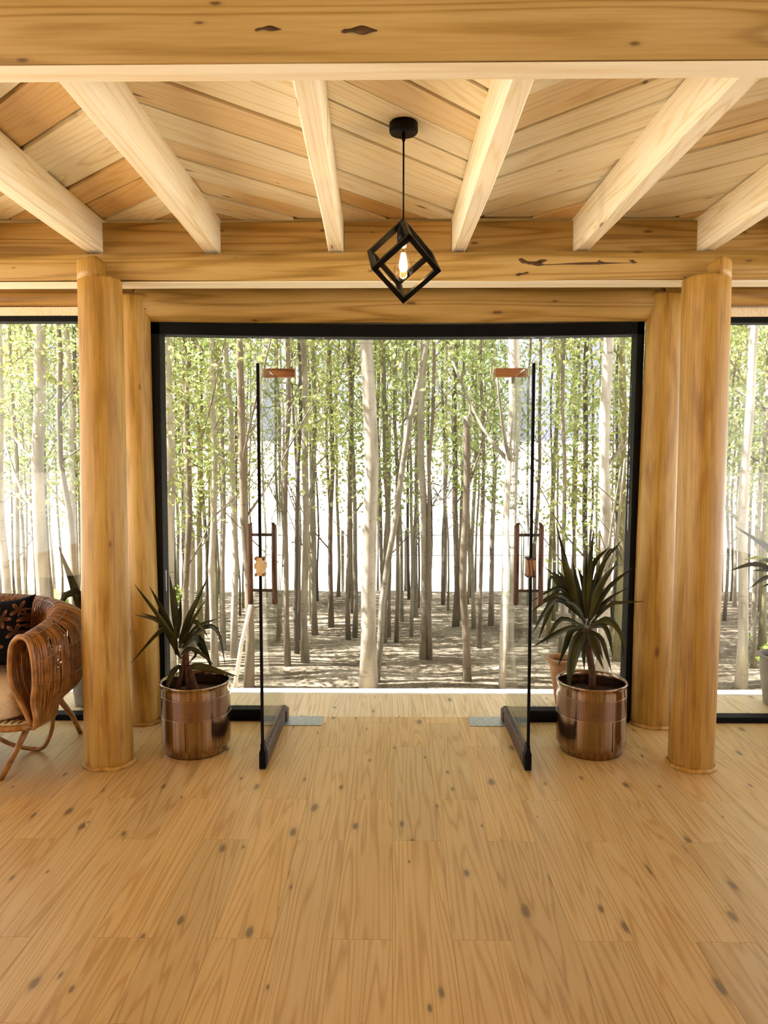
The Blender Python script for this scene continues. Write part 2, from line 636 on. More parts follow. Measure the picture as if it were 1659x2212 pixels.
# bay: angle of its boards, y of the board joints where they meet the rafter on the low-x side
PALE, WARM, ORANGE = (1.0, 1.0, 1.0, 1), (0.92, 0.81, 0.66, 1), (0.80, 0.60, 0.37, 1)
BAYS = [
    (0, -38.5, [2.0, 2.22, 2.44, 2.66, 2.86, 3.06, 3.27, 3.46, 3.66, 3.86, 4.06, 4.26], 'poppoopopoo'),
    (1, -38.5, [2.0, 2.22, 2.44, 2.7, 2.959, 3.17, 3.355, 3.534, 3.74, 3.95, 4.15], 'pppoppoopo'),
    (2, 39.0, [1.36, 1.62, 1.86, 2.08, 2.31, 2.543, 2.81, 2.97, 3.172, 3.36, 3.57, 3.8], 'ppppwpwpwpo'),
    (3, 42.3, [1.38, 1.58, 1.78, 1.97, 2.16, 2.35, 2.536, 2.716, 2.92, 3.115, 3.3, 3.48, 3.7], 'pwppwpppppow'),
    (4, -42.0, [2.2, 2.42, 2.661, 2.93, 3.13, 3.31, 3.556, 3.8, 4.02, 4.24, 4.45], 'ppwpppppow'),
    (5, -37.0, [2.2, 2.4, 2.591, 2.83, 3.031, 3.172, 3.42, 3.62, 3.83, 4.05, 4.26], 'pppwwppppo'),
    (6, -38.5, [2.1, 2.3, 2.5, 2.72, 2.95, 3.15, 3.36, 3.55, 3.75, 3.95, 4.15], 'ppwppwppww'),
]
rnd = random.Random(5)
for i, ang, ys, tones in BAYS:
    m = math.tan(math.radians(ang))
    for k in range(len(ys) - 1):
        xl, xr = -9, 9
        xL0 = rx(i, 3.0)
        lo = ys[k] + 0.004
        hi = ys[k + 1] - rnd.choice((0.010, 0.014, 0.02))
        # strip between two parallel lines, cut at the rafters' centre lines, the beam and the plate
        poly = [(-4, lo + m * (-4 - xL0)), (4, lo + m * (4 - xL0)), (4, hi + m * (4 - xL0)), (-4, hi + m * (-4 - xL0))]
        ra, rb = (rx(i, 1.5), 1.5), (rx(i, 4.0), 4.0)
        nx = (rb[1] - ra[1], -(rb[0] - ra[0]))
        poly = clip_poly(poly, -nx[0], -nx[1], -(nx[0] * ra[0] + nx[1] * ra[1]) - 0.004)
        ra, rb = (rx(i + 1, 1.5), 1.5), (rx(i + 1, 4.0), 4.0)
        nx = (rb[1] - ra[1], -(rb[0] - ra[0]))
        if len(poly) > 2:
            poly = clip_poly(poly, nx[0], nx[1], nx[0] * ra[0] + nx[1] * ra[1] - 0.004)
        if len(poly) > 2:
            poly = clip_poly(poly, 0, 1, 3.70)
        if len(poly) > 2:
            poly = clip_poly(poly, 0, -1, -2.085)
        if len(poly) < 3:
            continue
        cx = sum(p[0] for p in poly) / len(poly)
        cy = sum(p[1] for p in poly) / len(poly)
        dz = rnd.uniform(-0.008, 0.010)
        ca, sa = math.cos(math.radians(-ang)), math.sin(math.radians(-ang))
        n = len(poly)
        loc = []
        for x, y in poly:
            dx, dy = x - cx, y - cy
            loc.append((dx * ca - dy * sa, dx * sa + dy * ca, ceil_z(y) - ceil_z(cy)))
        vs = [(x, y, z) for x, y, z in loc] + [(x, y, z + 0.022) for x, y, z in loc]
        fs = [tuple(range(n)), tuple(reversed(range(n, 2 * n)))] + [(j, (j + 1) % n, n + (j + 1) % n, n + j) for j in range(n)]
        o = MB().add(vs, fs).build('ceiling_board', M['ceiling'], ceiling, (cx, cy, ceil_z(cy) + dz), (0, 0, math.radians(ang)))
        c = {'p': PALE, 'w': WARM, 'o': ORANGE}[tones[k]]
        t = rnd.uniform(0.93, 1.03)
        o.color = (c[0] * t, c[1] * t, c[2] * t, 1)

ORD = ['outermost rafter beyond the one over the rattan chair', 'rafter running down towards the top of the log column by the rattan chair', 'broad-looking rafter two bays from the pendant lamp on the rattan chair side',
       'rafter beside the pendant lamp on the side of the rattan chair', 'rafter next to the pendant lamp on the side away from the rattan chair',
       'long rafter with a dark crack, ending over the knotty part of the log beam', 'rafter ending above the column farthest from the rattan chair', 'outermost rafter beyond the column with the notched top']
for i, (xa, xb) in enumerate(RX):
    y0, y1 = 2.04, 3.74
    n = 9
    rings = []
    w = 0.037
    r2 = random.Random(40 + i)
    ph = [r2.uniform(0, 6) for _ in range(4)]
    for k in range(n):
        y = y0 + (y1 - y0) * k / (n - 1)
        x = xa + (xb - xa) * (3.6 - y) / 1.44
        zb = 2.602 - SL * (y - 3.6) + 0.004 * math.sin(3 * y + ph[0])
        zt = ceil_z(y) - 0.002
        wl = w + 0.003 * math.sin(4 * y + ph[1])
        wr = w + 0.003 * math.sin(3.3 * y + ph[2])
        e = 0.007
        rings.append([(x - wl, y, zt), (x - wl, y, zb + e), (x - wl + e, y, zb), (x + wr - e, y, zb), (x + wr, y, zb + e), (x + wr, y, zt)])
    cx = (xa + xb) / 2
    rings = [[(p[0] - cx, p[1] - 2.9, p[2] - 2.6) for p in r] for r in rings]
    o = MB().loft(rings, smooth=False).build('rafter', M['rafter'], None, (cx, 2.9, 2.6))
    o.color = (1.0, 0.98, 0.94, 1)
    tag(o, 'pale squared ' + ORD[i], 'rafter', 'ceiling rafters', 'structure')


def beam_obj(name, prof, x0, x1, mat, label, cat, n=28, wob=0.004, seed=1, loc=(0, 0, 0), color=(1, 1, 1, 1), sag=0.0):
    r2 = random.Random(seed)
    ph = [[r2.uniform(0, 6.28) for _ in range(3)] for _ in prof]
    rings = []
    for k in range(n):
        x = x0 + (x1 - x0) * k / (n - 1)
        s = sag * (x * x)
        rings.append([(x, y + wob * (math.sin(1.7 * x + ph[j][0]) + 0.6 * math.sin(4.3 * x + ph[j][1])) , z + s + wob * (math.sin(1.3 * x + ph[j][2]) + 0.5 * math.sin(5.1 * x + ph[j][0]))) for j, (y, z) in enumerate(prof)])
    o = MB().loft(rings, smooth=True).build(name, mat, None, loc)
    o.color = color
    if label:
        tag(o, label, cat, kind='structure')
    return o


# large beam across the top of the picture: flat underside, bulging face
prof = [(1.962, 2.606), (1.952, 2.625), (1.925, 2.68), (1.915, 2.75), (1.92, 2.81), (1.95, 2.862), (2.1, 2.862), (2.1, 2.70), (2.06, 2.64), (2.044, 2.606)]
fb = beam_obj('log_beam', prof, -6, 6, M['beam'], 'thick squared log beam crossing the room overhead nearest the viewer', 'beam', n=60, wob=0.0022, seed=2)
for p in fb.data.polygons:
    p.use_smooth = True
mod = fb.modifiers.new('edges', 'EDGE_SPLIT')
mod.split_angle = math.radians(35)

MB().box(-6, 6, 1.965, 2.042, 2.6005, 2.6045, 0.0005).build('painted_lit_underside', M['painted_lit'], fb)  # pale strip paints light from below onto the beam's underside

# log beam carried by the two front columns: rounded face, flat underside
prof = [(3.60, 2.447), (3.585, 2.47), (3.578, 2.51), (3.585, 2.55), (3.61, 2.583), (3.66, 2.598), (3.72, 2.585), (3.745, 2.54), (3.745, 2.48), (3.735, 2.447)]
o = beam_obj('log_beam', prof, -6, 6, M['beam'], 'long log beam with dark knots resting on the two front columns', 'beam', n=70, wob=0.0035, seed=7, color=(1.04, 1.02, 0.98, 1))
o.modifiers.new('edges', 'EDGE_SPLIT').split_angle = math.radians(40)
# dark knots and a long crack on that beam's face
def crack(pts, rad, parent):
    P = smooth_path(pts, 14)
    rings = []
    for q, p in enumerate(P):
        u = q / 13
        rr = rad * (0.25 + math.sin(math.pi * min(1, max(0, u))) ** 0.6) * (0.8 + 0.35 * math.sin(9 * u + pts[0][0] * 30))
        rings.append([(p.x, p.y + rr * 0.3 * math.cos(t), p.z + rr * math.sin(t)) for t in (2 * math.pi * j / 8 for j in range(8))])
    MB().loft(rings).build('knot', M['knotwood'], parent)


crack([(-0.135, 1.9285, 2.664), (-0.09, 1.9275, 2.668), (-0.04, 1.9285, 2.666)], 0.009, fb)
crack([(-0.36, 1.927, 2.668), (-0.33, 1.925, 2.672), (-0.29, 1.927, 2.67)], 0.005, fb)
crack([(0.62, 3.580, 2.540), (0.66, 3.579, 2.526), (0.74, 3.578, 2.514)], 0.010, o)
crack([(0.66, 3.580, 2.520), (0.71, 3.579, 2.527), (0.76, 3.580, 2.536)], 0.007, o)
crack([(0.72, 3.578, 2.512), (0.85, 3.578, 2.517), (1.02, 3.579, 2.520), (1.19, 3.580, 2.522)], 0.004, o)
crack([(1.0, 3.578, 2.520), (1.02, 3.578, 2.524), (1.045, 3.578, 2.519)], 0.008, o)
crack([(1.16, 3.579, 2.535), (1.18, 3.578, 2.527), (1.20, 3.578, 2.522)], 0.006, o)
crack([(0.605, 3.585, 2.466), (0.635, 3.583, 2.470), (0.67, 3.582, 2.478)], 0.006, o)

MB().box(-6, 6, 3.604, 3.732, 2.440, 2.4445, 0.0005).build('painted_lit_underside', M['painted_lit'], o)  # strip coloured pale as if lit by bounce from the ground outside

# blocking boards between the rafters, above that beam
for i in range(len(RX) - 1):
    a, b = RX[i][0] + 0.038, RX[i + 1][0] - 0.038
    o = MB().box((a - b) / 2, (b - a) / 2, -0.012, 0.012, -0.095, 0.085, 0.003).build('blocking_board', M['beam'], None, ((a + b) / 2, 3.70, 2.675))
    o.color = (0.95, 0.86, 0.74, 1)
    tag(o, ['blocking board over the rattan chair, outermost', 'knotty blocking board above the column by the rattan chair', 'blocking board between the two rafters left of the pendant lamp', 'blocking board right behind the pendant lamp cage',
            'blocking board above the knotty stretch of log beam', 'blocking board above the column with the notched top', 'blocking board beyond the column with the notched top'][i], 'board', 'blocking boards between rafters', 'structure')

# rear log beam over the glass front
prof = [(4.12, 2.345), (4.085, 2.38), (4.07, 2.44), (4.08, 2.50), (4.12, 2.545), (4.18, 2.565), (4.25, 2.55), (4.28, 2.50), (4.28, 2.40), (4.25, 2.345)]
beam_obj('log_beam', prof, -1.47, 1.53, M['beam'], 'peeled log beam lying directly above the black-framed glass doors', 'beam', n=34, wob=0.004, seed=12, color=(0.98, 0.93, 0.84, 1))
prof = [(4.12, 2.437), (4.085, 2.45), (4.075, 2.485), (4.085, 2.52), (4.12, 2.545), (4.18, 2.555), (4.25, 2.54), (4.28, 2.50), (4.28, 2.45), (4.25, 2.437)]
beam_obj('log_beam', prof, -6, -1.475, M['beam'], 'short amber log beam above the window behind the rattan chair', 'beam', n=34, wob=0.003, seed=14, color=(0.92, 0.78, 0.58, 1))
beam_obj('log_beam', prof, 1.535, 6, M['beam'], 'short amber log beam above the window beyond the notched column', 'beam', n=34, wob=0.003, seed=16, color=(0.95, 0.82, 0.62, 1))
o = MB().box(-6, 6, 4.16, 4.24, 2.56, 2.80).build('trim_2', M['beam'])
tag(o, 'board closing the gap above the rear log beam', 'board', kind='structure')


def log_column(x, y, r, z1, label, seed, tongue=None, r_top=None, color=(1, 1, 1, 1), flare=0.0):
    r2 = random.Random(seed)
    ph = [r2.uniform(0, 6.28) for _ in range(6)]
    n = 30
    rt = r_top or r

    def ring(z, cl=None):
        out = []
        rr = r + (rt - r) * z / 2.5 + flare * max(0, 0.25 - z)
        for k in range(n):
            a = 2 * math.pi * k / n
            q = rr * (1 + 0.025 * math.sin(2 * a + ph[0] + 0.5 * z) + 0.018 * math.sin(3 * a + ph[1] - 0.7 * z) + 0.008 * math.sin(7 * a + ph[2] + 2 * z))
            px = q * math.cos(a) + 0.006 * math.sin(1.8 * z + ph[3])
            py = q * math.sin(a) + 0.006 * math.sin(1.5 * z + ph[4])
            if cl:
                px = min(max(px, cl[0]), cl[1])
            out.append((px, py, z))
        return out
    mb = MB()
    zs = [0.0, 0.03] + [z1 * k / 24 for k in range(1, 24)] + [z1 - 0.012]
    rings = [ring(z) for z in zs]
    top = [(p[0] * 0.93, p[1] * 0.93, z1) for p in ring(z1)]
    mb.loft(rings + [top])
    if tongue:
        lo, hi, zt = tongue
        tr = [[(p[0], min(p[1], -0.012 + 0.05), p[2]) for p in ring(z, (lo, hi))] for z in (z1 - 0.016, z1 + 0.02, zt - 0.01)]
        last = [(p[0] * 0.95 + 0.05 * (lo + hi) / 2, p[1] * 0.95, zt + 0.006 * math.sin(40 * p[0])) for p in tr[-1]]
        mb.loft(tr + [last])
    o = mb.build('log_column', M['log'], None, (x, y, 0))
    o.color = color
    tag(o, label, 'column', 'log columns', 'structure')
    # ragged lip of bark left at the foot
    lip = MB()
    rg = []
    for z, e in ((0.0, 0.012), (0.012, 0.012), (0.016, 0.004)):
        rg.append([(p[0] * (1 + e / r), p[1] * (1 + e / r), z + (0.006 * math.sin(5 * k) if z else 0)) for k, p in enumerate(ring(0.0))])
    lip.loft(rg)
    lp = lip.build('foot_lip', M['log'], o)
    lp.color = (1.15, 1.1, 1.05, 1)
    return o


log_column(-1.4525, 3.553, 0.117, 2.445, 'peeled front log column standing beside the rattan chair', 3, tongue=(-0.12, 0.03, 2.528), r_top=0.103, color=(1.0, 0.97, 0.9, 1))
log_column(1.532, 3.553, 0.108, 2.44, 'peeled front log column with a split notched top and long grain', 9, tongue=(0.01, 0.12, 2.51), r_top=0.112, color=(0.98, 0.92, 0.82, 1))
log_column(-1.476, 4.13, 0.088, 2.49, 'slimmer rear log column behind the sparser potted plant', 15, r_top=0.09, color=(1.08, 1.04, 0.96, 1))
log_column(1.536, 4.13, 0.116, 2.49, 'rear log column behind the fuller potted plant, dark hole midway', 21, r_top=0.094, color=(1.02, 0.97, 0.86, 1))

# ------------------------------------------------------------------ the setting: glazing
GY = 4.18


def prism(a0, b0, y0, y1):
    """upright bar whose foot spans a0 = (x0, x1, z) and whose top spans b0"""
    vs = []
    for (x0, x1, z) in (a0, b0):
        vs += [(x0, y0, z), (x1, y0, z), (x1, y1, z), (x0, y1, z)]
    return MB().add(vs, [(0, 3, 2, 1), (4, 5, 6, 7), (0, 1, 5, 4), (1, 2, 6, 5), (2, 3, 7, 6), (3, 0, 4, 7)])


def pane(name, x0, x1, z0, z1, parent, mat='glass', th=0.01, y=GY):
    return MB().box(x0, x1, y - th / 2, y + th / 2, z0, z1).build(name, M[mat], parent)


# centre: black frame round two sidelights, a transom and the pair of doors
w = empty('window_1', (0, 0, 0), 'black framed glass front with sidelights and transom around the doors', 'glass front', kind='structure')
w.rotation_euler = (0, 0, 0)
prism((-1.392, -1.355, 0.0), (-1.405, -1.342, 2.34), 4.13, 4.23).build('jamb', M['black'], w)
prism((1.375, 1.412, 0.0), (1.398, 1.438, 2.34), 4.13, 4.23).build('jamb', M['black'], w)
rings = []
for k in range(25):
    x = -1.40 + 2.835 * k / 24
    u = x / 1.4
    zt, zb = 2.331 + 0.016 * u * u - 0.004 * u, 2.26 + 0.017 * u * u - 0.004 * u
    rings.append([(x, 4.13, zb), (x, 4.13, zt), (x, 4.23, zt), (x, 4.23, zb)])
MB().loft(rings, smooth=False).build('head_bar', M['black'], w)
MB().box(-1.36, -0.668, 4.13, 4.21, 0.0, 0.07, 0.003).build('bottom_rail', M['black'], w)
MB().box(0.695, 1.38, 4.13, 4.21, 0.0, 0.07, 0.003).build('bottom_rail', M['black'], w)
pane('sidelight_pane', -1.35, -0.672, 0.07, 2.045, w)
pane('sidelight_pane', 0.70, 1.385, 0.07, 2.045, w)
pane('transom_pane', -1.345, 1.40, 2.047, 2.262, w)
for cx, s in ((-0.663, -1), (0.688, 1)):
    f = MB().box(cx - 0.095, cx + 0.095, GY - 0.022, GY + 0.022, 2.036, 2.086, 0.003).build('patch_fitting', M['redwood'], w)
    f['label'] = 'red-brown wooden clamp on the glass'
    MB().box(cx + s * 0.012 - 0.008, cx + s * 0.012 + 0.008, GY - 0.012, GY + 0.012, 2.0, 2.036).build('pivot_pin', M['darkwood'], f)

# side windows
for nm, x0, x1, lab, zt in (('window_2', -3.6, -1.60, 'black framed side window behind the rattan chair', 2.384), ('window_3', 1.645, 3.8, 'black framed side window beyond the column with the notched top', 2.368)):
    w2 = empty(nm, (0, 0, 0), lab, 'window', kind='structure')
    MB().box(x0, x1, 4.13, 4.21, -0.002, 0.034, 0.003).build('bottom_rail', M['black'], w2)
    MB().box(x0, x1, 4.13, 4.21, zt - 0.032, zt, 0.003).build('head_bar', M['black'], w2)
    MB().box(x0, x0 + 0.034, 4.13, 4.21, 0.034, zt - 0.032).build('jamb', M['black'], w2)
    MB().box(x1 - 0.034, x1, 4.13, 4.21, 0.034, zt - 0.032).build('jamb', M['black'], w2)
    pane('pane', x0 + 0.034, x1 - 0.034, 0.034, zt - 0.032, w2)
    hb = MB().box(-(x1 - x0) / 2, (x1 - x0) / 2, -0.03, 0.03, -0.025, 0.025, 0.003).build('head_board', M['rafter'], w2, ((x0 + x1) / 2, 4.16, zt + 0.026))
    hb.color = (1.0, 0.92, 0.8, 1)


def door(name, x, s, label, lock):
    """glass leaf standing open at right angles to the front; s points away from the doorway"""
    d = empty(name, (x, GY, 0), label, 'door', kind='structure')
    y0, y1 = 3.468 - GY, -0.02
    MB().box(-0.006, 0.006, y0 + 0.008, y1, 0.012, 2.022).build('glass_leaf', M['doorglass'], d)
    MB().box(-0.0075, 0.0075, y0, y0 + 0.012, 0.09, 2.022, 0.002).build('edge_seal', M['black'], d)
    rail = MB().box(-0.02, 0.02, y0 + 0.03, y1 + 0.01, 0.006, 0.088, 0.006)
    rail.build('bottom_rail', M['darkwood'], d)
    shoe = MB()
    rg = []
    for z, hx in ((0.004, 0.016), (0.085, 0.016), (0.105, 0.009), (0.135, 0.008)):
        rg.append([(-hx, y0 - 0.006, z), (hx, y0 - 0.006, z), (hx, y0 + 0.04, z), (-hx, y0 + 0.04, z)])
    shoe.loft(rg, smooth=False).build('rail_end', M['black'], d)
    MB().box(-0.028, 0.028, y1 - 0.05, y1 + 0.035, 0.004, 0.07, 0.006).build('pivot_block', M['darkwood'], d)
    h = bpy.data.objects.new('pull_handle', None)
    C.objects.link(h)
    h.parent = d
    yh = 3.53 - GY
    for sx in (-1, 1):
        g = MB()
        rg = []
        for z, r0, off in ((0.83, 0.0125, 0), (0.84, 0.014, 0), (1.0, 0.0135, 0), (1.21, 0.0135, 0), (1.228, 0.0125, 0.0), (1.243, 0.007, 0.007)):
            rg.append([(sx * (0.061 - off) + r0 * math.cos(t), yh + r0 * math.sin(t), z) for t in (2 * math.pi * k / 12 for k in range(12))])
        g.loft(rg).build('handle_bar', M['handlewood'], h)
    for z in (0.901, 1.182):
        g = MB()
        g.tube([(-0.06, yh, z), (0.06, yh, z)], 0.0075, 10)
        g.build('cross_bar', M['darkwood'], h)
    lk = MB()
    if lock == 'carved':
        lk.box(-0.020, 0.018, y0 - 0.01, y0 + 0.05, 0.985, 1.075, 0.005)
        lk.box(-0.030, 0.028, y0 - 0.006, y0 + 0.046, 1.018, 1.046, 0.004)
        lk.box(-0.012, 0.010, y0 - 0.014, y0 + 0.046, 1.0, 1.062, 0.004)
        ob = lk.build('lock_block', M['palewood'], d)
        ob['label'] = 'pale carved cross-shaped lock block'
        for zz in (0.99, 1.07):
            for xx in (-0.02, 0.018):
                MB().box(xx - 0.006, xx + 0.006, y0 - 0.012, y0 + 0.03, zz - 0.008, zz + 0.008, 0.002).build('lock_stud', M['lockwood'], ob)
    else:
        lk.box(-0.021, 0.021, y0 - 0.01, y0 + 0.05, 0.982, 1.076, 0.004)
        ob = lk.build('lock_block', M['lockwood'], d)
        ob['label'] = 'brown rectangular lock block'
        for z0, z1 in ((1.066, 1.078), (0.98, 0.99)):
            MB().box(-0.024, 0.024, y0 - 0.013, y0 + 0.052, z0, z1, 0.002).build('lock_cap', M['darkwood'], ob)
    return d


door('door_1', -0.6535, -1, 'open glass door leaf with pale carved lock, on the rattan chair side', 'carved')
door('door_2', 0.681, 1, 'open glass door leaf with brown box lock, next to the fuller plant', 'box')
for x0, x1, lab in ((-0.64, -0.415, 'steel floor plate at the foot of the door with the carved lock'), (0.455, 0.67, 'steel floor plate at the foot of the door with the box lock')):
    o = MB().box(x0, x1, 4.06, 4.21, 0.0002, 0.004, 0.001).build('floor_plate', M['plate'])
    tag(o, lab, 'floor plate', 'door pivot floor plates')

# ------------------------------------------------------------------ pendant lamp
lamp = empty('pendant_lamp', (0.04, 2.74, 2.16), 'black cube-cage pendant lamp with a glowing filament bulb', 'lamp')
lz = ceil_z(2.74) - 2.16
MB().lathe([(0.0, lz + 0.004), (0.05, lz + 0.004), (0.0535, lz), (0.0535, lz - 0.028), (0.051, lz - 0.032), (0.0, lz - 0.033)], 36).build('canopy', M['blackmetal'], lamp)
MB().lathe([(0.0, lz - 0.03), (0.007, lz - 0.03), (0.007, lz - 0.058), (0.004, lz - 0.064), (0.0, lz - 0.064)], 14).build('cord_grip', M['blackmetal'], lamp)
MB().tube([(0, 0, lz - 0.05), (0, 0, 0.285)], 0.0034, 8).build('cord', M['blackmetal'], lamp)
cage = bpy.data.objects.new('cage', None)
C.objects.link(cage)
cage.parent = lamp
D = 0.287
R1 = D * math.sqrt(2) / 3
V0 = Vector((0, 0, D))
U = [Vector((R1 * math.cos(math.radians(a)), R1 * math.sin(math.radians(a)), D * 2 / 3)) for a in (158, 278, 38)]
W = [Vector((R1 * math.cos(math.radians(a)), R1 * math.sin(math.radians(a)), D / 3)) for a in (218, 338, 98)]
V7 = Vector((0, 0, 0))
edges = [(V0, U[k]) for k in range(3)] + [(V7, W[k]) for k in range(3)]
for k in range(3):
    edges += [(U[k], W[k]), (U[(k + 1) % 3], W[k])]
ax = [(U[k] - V0).normalized() for k in range(3)]
for a, b in edges:
    t = (b - a).normalized()
    oth = [q for q in ax if abs(q.dot(t)) < 0.5]
    p, q = oth[0], oth[1]
    h = 0.0092
    ctr = Vector((0, 0, D / 2))
    vs = []
    for e in (a - t * h, b + t * h):
        for s1, s2 in ((-1, -1), (1, -1), (1, 1), (-1, 1)):
            vs.append(e + p * s1 * h + q * s2 * h)
    MB().add(vs, [(0, 1, 2, 3), (7, 6, 5, 4), (0, 4, 5, 1), (1, 5, 6, 2), (2, 6, 7, 3), (3, 7, 4, 0)]).build('cage_bar', M['blackmetal'], cage)
MB().lathe([(0.0, 0.285), (0.012, 0.283), (0.022, 0.262), (0.024, 0.235), (0.024, 0.212), (0.0, 0.212)], 24).build('socket', M['blackmetal'], lamp)
bulb = MB().lathe([(0.013, 0.215), (0.0135, 0.195), (0.02, 0.17), (0.03, 0.14), (0.036, 0.115), (0.036, 0.10), (0.031, 0.083), (0.019, 0.073), (0.006, 0.07), (0.0, 0.0695)], 28).build('bulb', M['bulbglass'], lamp)
MB().lathe([(0.0, 0.21), (0.0135, 0.21), (0.0135, 0.196), (0.006, 0.19), (0.0, 0.19)], 16).build('bulb_cap', M['plate'], bulb)
fil = MB()
for k in range(6):
    a = 2 * math.pi * k / 6
    a2 = a + 0.5
    fil.tube([(0.004 * math.cos(a), 0.004 * math.sin(a), 0.172), (0.0105 * math.cos(a), 0.0105 * math.sin(a), 0.14), (0.008 * math.cos(a2), 0.008 * math.sin(a2), 0.105)], 0.004, 6)
fil.build('filament', M['filament'], bulb)
pl = bpy.data.lights.new('bulb_glow', 'POINT')
pl.energy = 1.6
pl.color = (1.0, 0.72, 0.38)
pl.shadow_soft_size = 0.02
po = bpy.data.objects.new('bulb_glow', pl)
C.objects.link(po)
po.parent = lamp
po.location = (0, 0, 0.13)

# ------------------------------------------------------------------ drum planters with yuccas
LEAVES_LEFT = [
    ([(-1.151, 3.73, 0.576), (-1.228, 3.688, 0.725), (-1.345, 3.646, 0.909)], 0.030),
    ([(-1.156, 3.73, 0.593), (-1.222, 3.737, 0.737), (-1.299, 3.744, 0.881)], 0.032),
    ([(-1.155, 3.73, 0.627), (-1.162, 3.709, 0.787), (-1.174, 3.688, 0.957)], 0.036),
    ([(-1.148, 3.73, 0.604), (-1.164, 3.747, 0.735), (-1.174, 3.763, 0.883)], 0.045),
    ([(-1.144, 3.73, 0.627), (-1.14, 3.75, 0.712), (-1.141, 3.77, 0.826)], 0.030),
    ([(-1.134, 3.73, 0.604), (-1.056, 3.66, 0.754), (-0.942, 3.591, 0.962)], 0.036),
    ([(-1.129, 3.73, 0.576), (-1.049, 3.652, 0.712), (-0.955, 3.574, 0.84)], 0.026),
    ([(-1.123, 3.73, 0.576), (-1.059, 3.784, 0.653), (-0.959, 3.838, 0.687)], 0.024),
    ([(-1.123, 3.73, 0.587), (-1.064, 3.704, 0.7), (-1.008, 3.679, 0.678), (-0.969, 3.653, 0.63)], 0.030),
    ([(-1.118, 3.73, 0.57), (-1.003, 3.702, 0.667), (-0.919, 3.673, 0.658), (-0.877, 3.645, 0.483)], 0.030),
    ([(-1.124, 3.73, 0.548), (-1.071, 3.783, 0.597), (-1.036, 3.836, 0.508), (-1.006, 3.889, 0.382)], 0.050),
    ([(-1.12, 3.73, 0.441), (-1.036, 3.727, 0.451), (-0.952, 3.724, 0.432), (-0.83, 3.72, 0.4)], 0.045),
    ([(-1.157, 3.73, 0.565), (-1.266, 3.784, 0.681), (-1.42, 3.838, 0.706)], 0.026),
    ([(-1.157, 3.73, 0.576), (-1.236, 3.726, 0.694), (-1.333, 3.722, 0.74)], 0.024),
    ([(-1.157, 3.73, 0.548), (-1.204, 3.745, 0.645), (-1.26, 3.76, 0.63), (-1.426, 3.775, 0.449)], 0.034),
    ([(-1.142, 3.73, 0.458), (-1.17, 3.674, 0.418), (-1.193, 3.618, 0.314)], 0.040),
    ([(-1.136, 3.73, 0.492), (-1.18, 3.752, 0.565), (-1.236, 3.773, 0.627)], 0.030),
    ([(-1.133, 3.73, 0.514), (-1.102, 3.769, 0.538), (-1.074, 3.809, 0.498), (-1.138, 3.848, 0.423)], 0.026),
    ([(-1.131, 3.73, 0.492), (-1.075, 3.732, 0.547), (-1.015, 3.735, 0.508), (-0.961, 3.737, 0.456)], 0.024),
    ([(-1.137, 3.73, 0.458), (-1.128, 3.769, 0.366), (-1.106, 3.807, 0.302)], 0.050),
    ([(-1.14, 3.73, 0.548), (-1.13, 3.757, 0.62), (-1.114, 3.785, 0.704)], 0.034),
    ([(-1.158, 3.73, 0.514), (-1.145, 3.66, 0.622), (-1.111, 3.59, 0.726)], 0.034),
]
